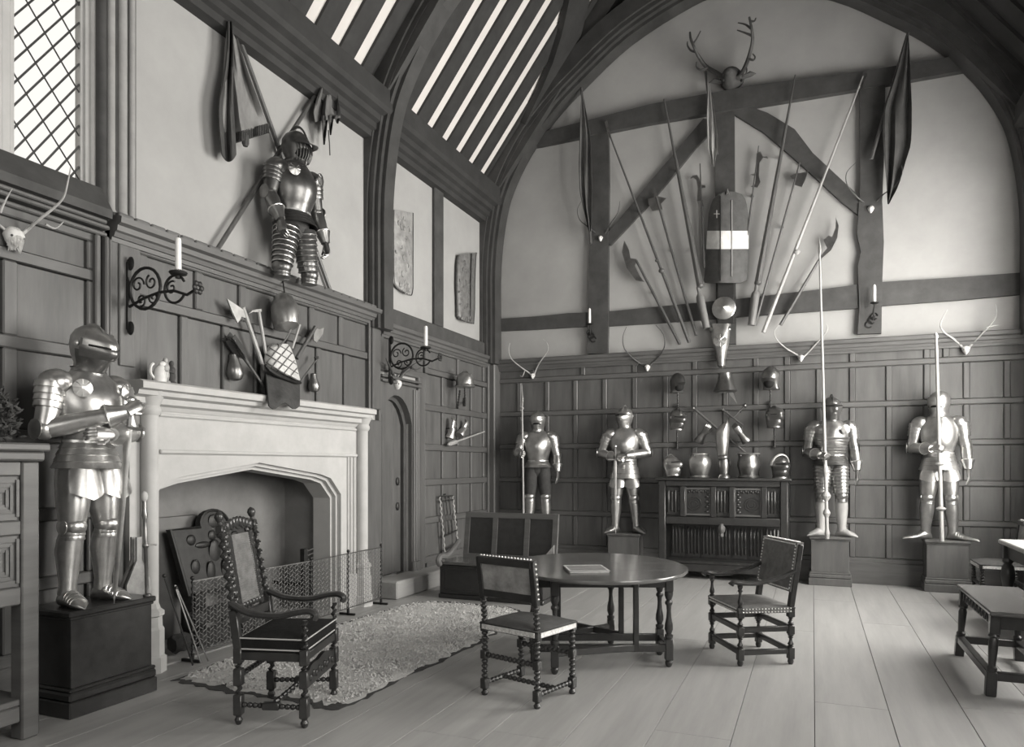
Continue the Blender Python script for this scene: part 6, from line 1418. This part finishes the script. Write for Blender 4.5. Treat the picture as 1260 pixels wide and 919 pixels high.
def cuirass(label, px_, rz, mm, back=False):
    t = thing('cuirass', label, 'cuirass', (on_hutch(px_), HYc, HZ), rz)
    rr = ((0, .125, .10), (.012, .13, .105), (.03, .115, .095), (.10, .135, .13), (.18, .155, .155), (.24, .150, .145), (.29, .125, .11), (.315, .105, .09), (.32, .112, .096)) if not back else ((0, .13, .11), (.015, .135, .115), (.04, .112, .10), (.10, .125, .12), (.17, .145, .14), (.21, .135, .125), (.27, .122, .11), (.31, .135, .12), (.318, .138, .123))
    obj('shell', MB().loft([ell(0, 0, z, rx, ry, ry * .85, 26, .014) for z, rx, ry in rr], False), mm, t, W=False); obj('neck_rim', MB().loft([ell(0, 0, z, rr[-1][1] + e, rr[-1][2] + e, rr[-1][2] * .85 + e, 24) for z, e in ((.308, .001), (.315, .008), (.322, .001))], False), 'nail', t, W=False)
    obj('lining', MB().loft([ell(0, 0, z, .09, .08, .07, 16) for z in (.002, .29)]), 'gap', t, W=False); m = MB()
    for sx in (-1, 1): m.tube([(sx * .10, -.10, .29), (sx * .115, -.02, .325), (sx * .10, .06, .30)], .009, 6); 
    obj('shoulder_strap', m, 'leather', t, W=False)
cuirass('bright round-bellied cuirass standing on the hutch left of the leg armour', 861, R(25), 'steel'); cuirass('waisted cuirass standing on the hutch right of the leg armour', 921, R(10), 'dsteel', True)
t = thing('leg_armour', 'tall standing leg armour with pointed top in the middle of the hutch', 'leg armour', (on_hutch(891), HYc - .03, HZ), R(15))
obj('cuisse', MB().loft([ell(x, 0, z, rx, ry, ry * .8, 18, .008) for z, rx, ry, x in ((.30, .058, .06, -.02), (.36, .072, .075, -.02), (.48, .085, .085, -.02), (.60, .088, .085, -.02), (.66, .07, .07, .0), (.71, .04, .045, .025), (.75, .006, .008, .04))]), 'steel', t, W=False)
obj('poleyn', MB().ball((-.01, -.01, .27), (.07, .078, .05), 14, 8), 'dsteel', t, W=False); obj('greave', MB().loft([ell(0, 0, z, rx, ry, ry, 16) for z, rx, ry in ((.0, .085, .085), (.02, .08, .08), (.05, .055, .06), (.12, .065, .07), (.20, .07, .075), (.25, .06, .065))]), 'dsteel', t, W=False); obj('knee_wing', MB().lathe((.06, -.02, .20), (.085, -.02, .20), [(0, .045), (.5, .048), (1, .02)], 12), 'dsteel', t, W=False)

# ---- trophy over the mantel
ct = lambda x, y: (260 + x / 5.406, 340 + y / 5.406)
c = LP(350, 381, .20); t = thing('helmet', 'plain round skullcap helmet hung above the mantel trophy', 'helmet', c - V((0, 0, .16)))
m = MB().loft([ell(0, 0, z, rx, ry, ry * 1.05, 22) for z, rx, ry in ((-.16, .10, .12), (-.14, .105, .125), (-.06, .115, .135), (.03, .112, .13), (.10, .085, .10), (.14, .05, .06), (.155, .005, .005))]); obj('skull', MB().add(m.v, m.f, Mx.Translation(c) @ Mx.Rotation(R(70), 4, 'Z') @ Mx.Rotation(R(-14), 4, 'X')), 'steel', t)
obj('chain', MB().tube([LP(348, 345, .13), c + V((0, 0, .15))], .006, 6), 'iron', t); obj('chin_strap', MB().tube(smoothpath([c + V((.02, .08, -.14)), c + V((0, .02, -.26)), c + V((0, -.08, -.34))], 4), .007, 6), 'leather', t)
def lpole(name, label, cat, a, b, r, blades=(), mm='shaft', off=.12, hm='bsteel'):
    A, B_ = LP(*ct(*a), off), LP(*ct(*b), off); t = thing(name, label, cat, B_); obj('shaft', MB().lathe(A, B_, [(0, r * 1.2), (.03, r), (1, r)], 8), mm, t)
    for pl in blades:
        pts = [LP(*ct(*p), off + .008) for p in pl]; n = len(pts); obj('blade', MB().add(pts + [p - V((.014, 0, 0)) for p in pts], [list(range(n)), list(range(n, 2 * n))[::-1]] + [(i, (i + 1) % n, n + (i + 1) % n, n + i) for i in range(n)]), hm, t, smooth=False)
lpole('battleaxe', 'battleaxe with bright triangular blade above the mantel', 'axe', (210, 205), (345, 600), .018, [[(108, 150), (150, 178), (205, 215), (230, 235), (232, 275), (200, 268), (192, 290), (176, 308), (140, 235)]], 'pale_shaft')
lpole('war_hammer', 'war hammer with curved beak beside the battleaxe', 'hammer', (315, 228), (362, 515), .015, [[(248, 250), (275, 225), (300, 220), (334, 216), (336, 234), (305, 238), (280, 236)]], 'pale_shaft')
lpole('club', 'thin ringed stick rising behind the lattice shield', 'stick', (588, 322), (538, 480), .011, [], 'pale_shaft')
lpole('hand_axe', 'broad hand axe with pale curved blade right of the lattice shield', 'axe', (692, 338), (568, 545), .019, [[(700, 345), (720, 352), (750, 340), (742, 385), (702, 440), (682, 425), (684, 385)]])
lpole('arrow', 'dark slim arrow slanting behind the lattice shield above the right flask', 'arrow', (712, 538), (590, 702), .008, [[(690, 535), (715, 530), (718, 545), (700, 556)]], hm='iron')
for k, (a, b) in enumerate((((150, 460), (345, 715)), ((178, 478), (350, 735)))):
    A, B_ = LP(*ct(*a), .10 + .05 * k), LP(*ct(*b), .10 + .05 * k); t = thing('arrow', ('dark feathered arrow slanting above the left flask', 'second feathered arrow lying just right of its twin')[k], 'arrow', B_); obj('shaft', MB().lathe(A, B_, [(0, .012), (1, .010)], 8), 'shaft', t); u = (B_ - A).normalized(); n, b2 = frame(u)
    for q in range(3): a_ = q * 2 * PI / 3; e = n * math.cos(a_) + b2 * math.sin(a_); f = b2 * math.cos(a_) - n * math.sin(a_); s = A - u * .10; obj('feather', MB().add([s + e * .008 + f * .003, s + e * .055 + f * .003, s + u * .15 + e * .06 + f * .003, s + u * .22 + e * .008 + f * .003] + [s + e * .008 - f * .003, s + e * .055 - f * .003, s + u * .15 + e * .06 - f * .003, s + u * .22 + e * .008 - f * .003], [(0, 1, 2, 3), (4, 5, 6, 7), (0, 1, 5, 4), (1, 2, 6, 5), (2, 3, 7, 6), (3, 0, 4, 7)]), 'cloth', t, smooth=False)
def flask(label, x, y, s, ml):
    c = LP(*ct(x, y), .09); t = thing('powder_flask', label, 'flask', c - V((0, 0, .12 * s))); obj('body', MB().lathe(c - V((0, .0, .12 * s)), c + V((0, -.02 * s, .11 * s)), [(0, .02 * s), (.06, .055 * s), (.25, .075 * s), (.5, .062 * s), (.75, .042 * s), (.95, .036 * s), (1, .02 * s)], 14), 'dsteel', t)
    obj('hook', MB().beam(V((LX + .05, c.y, c.z + .10 * s)), c + V((0, -.02, .10 * s)), .012, .012), 'iron', t)
flask('pear-shaped powder flask hung left of the mantel trophy', 160, 600, 1.0, 0); flask('small pear-shaped powder flask hung right of the mantel trophy', 685, 705, .8, 0)
t = thing('lattice_shield', 'pale domed shield covered with a lattice of dark strips in the mantel trophy', 'shield', LP(*ct(480, 690), .12))
ro = [(448, 420, 505), (462, 388, 520), (485, 375, 532), (515, 364, 545), (550, 360, 558), (585, 364, 568), (615, 380, 574), (640, 430, 580), (665, 500, 586), (690, 570, 592)]
def lat(u, v, lift=0):
    f = v * (len(ro) - 1); i = min(int(f), len(ro) - 2); q = f - i; y, a, b = [lerp(ro[i][k], ro[i + 1][k], q) for k in range(3)]; return LP(*ct(lerp(a, b, u), y), .10 + .13 * math.sin(PI * min(1, max(0, u))) ** .7 * (.5 + .5 * v) + lift + .08 * v), V((1, 0, 0))
obj('shell', MB().sheet(lat, 14, 14, .014), 'white', t); m = MB()
def inv(x, y):                                   # parameters of a photograph point on the shell
    y = min(max(y, ro[0][0]), ro[-1][0]); i = 0
    while i < len(ro) - 2 and ro[i + 1][0] < y: i += 1
    q = (y - ro[i][0]) / (ro[i + 1][0] - ro[i][0]); a, b = lerp(ro[i][1], ro[i + 1][1], q), lerp(ro[i][2], ro[i + 1][2], q); return (x - a) / (b - a), (i + q) / (len(ro) - 1)
for sx, cs in ((1, range(-260, 100, 62)), (-1, range(820, 1340, 72))):
    for k in cs:
        run = []
        for x in range(355, 600, 6):
            y = x * .62 + 300 + k * .9 if sx > 0 else -x * 1.25 + k
            u, v = inv(x, y)
            if 0 <= u <= 1 and ro[0][0] <= y <= ro[-1][0]: run.append(lat(u, v, .006)[0])
        if len(run) > 2: m.tube(run, .005, 5)
obj('lattice_strips', m, 'leather', t)
obj('lower_lip', MB().tube([LP(*ct(x, y), .23) for x, y in ((360, 590), (385, 620), (430, 650), (500, 678), (560, 700), (596, 708))], [.012, .02, .024, .024, .022, .012], 8), 'iron', t)
t = thing('leather_flap', 'dark leather flap with lobed hem hanging under the lattice shield', 'leather flap', LP(*ct(490, 880), .33))
obj('flap', MB().sheet(lambda u, v: (LP(*ct(lerp(385, 590, u) - 20 * (1 - v) * (1 - u), lerp(640 + 60 * u, 862 + 22 * math.sin(u * 9.5), v)), lerp(.16, .335, min(1, v * 1.25)) + .03 * math.sin(PI * u)), V((1, 0, 0))), 14, 12, .012), 'cloth', t)
obj('dark_tuft', MB().loft([[LP(*ct(x + w * math.cos(a), y), .10 + .05 * math.sin(a)) for a in [2 * PI * k / 10 for k in range(10)]] for x, y, w in ((345, 585, 18), (355, 640, 34), (368, 700, 46), (372, 760, 44), (365, 800, 20))]), 'flagd', t)
# figures on the mantel
MZ = 2.10
t = thing('figurine', 'pale seated animal figurine on the left end of the mantel', 'figurine', (LX + .20, XP(196, 470, LX + .2).y, MZ)); y0 = t.location.y; x0 = LX + .2
obj('body', MB().tube(smoothpath([(x0, y0, MZ + .002), (x0, y0, MZ + .04), (x0, y0 + .005, MZ + .09), (x0, y0 + .02, MZ + .12)], 3), [.048, .05, .05, .048, .046, .044, .036, .03, .026, .02], 10), 'white', t); obj('head', MB().ball((x0, y0 + .028, MZ + .135), (.022, .03, .022), 10, 8), 'white', t); obj('tail', MB().tube(smoothpath([(x0, y0 - .04, MZ + .02), (x0, y0 - .075, MZ + .06), (x0, y0 - .07, MZ + .11), (x0, y0 - .05, MZ + .13)], 3), .010, 6), 'white', t)
for i, (px_, mm, lab, h) in enumerate(((203.5, 'ornament', 'upright pale figurine on the mantel beside the seated one', .19), (211, 'flagd', 'upright dark figurine on the mantel beside the pale one', .17))):
    y0 = XP(px_, 470, x0).y; t = thing('figurine', lab, 'figurine', (x0, y0, MZ)); obj('body', MB().lathe((x0, y0, MZ + .001), (x0, y0, MZ + h * .78), [(0, .036), (.08, .034), (.12, .022), (.35, .030), (.6, .026), (.8, .03), (1, .012)], 10), mm, t); obj('head', MB().ball((x0, y0, MZ + h * .87), (.018, .018, .022), 10, 8), mm, t); obj('arm', MB().tube([(x0, y0 - .026, MZ + h * .68), (x0 + .02, y0 - .035, MZ + h * .5), (x0 + .028, y0, MZ + h * .45)], .008, 6), mm, t)
# small trophies near the far corner
gauntlet('pale gauntlet hung beneath the bright pot helmet', LP(557, 527, .12), (.2, .2, .9), (1, 0, 0), 'bsteel'); gauntlet('second pale gauntlet hung nearer the corner with curled fingers', LP(571.5, 527, .12), (.2, .6, .7), (1, 0, 0), 'bsteel')
single('baton', MB().lathe(LP(551, 547, .12), LP(596, 531, .12), [(0, .012), (.05, .03), (.2, .03), (.24, .014), (1, .011)], 8), 'pale_shaft', 'short baton slanting under the pale gauntlets', 'baton')
single('chain_tassel', MB().bobbin(LP(566, 480, .2), LP(563, 503, .18), .016, 7), 'iron', 'dark knotted tassel hanging below the bright pot helmet', 'tassel')
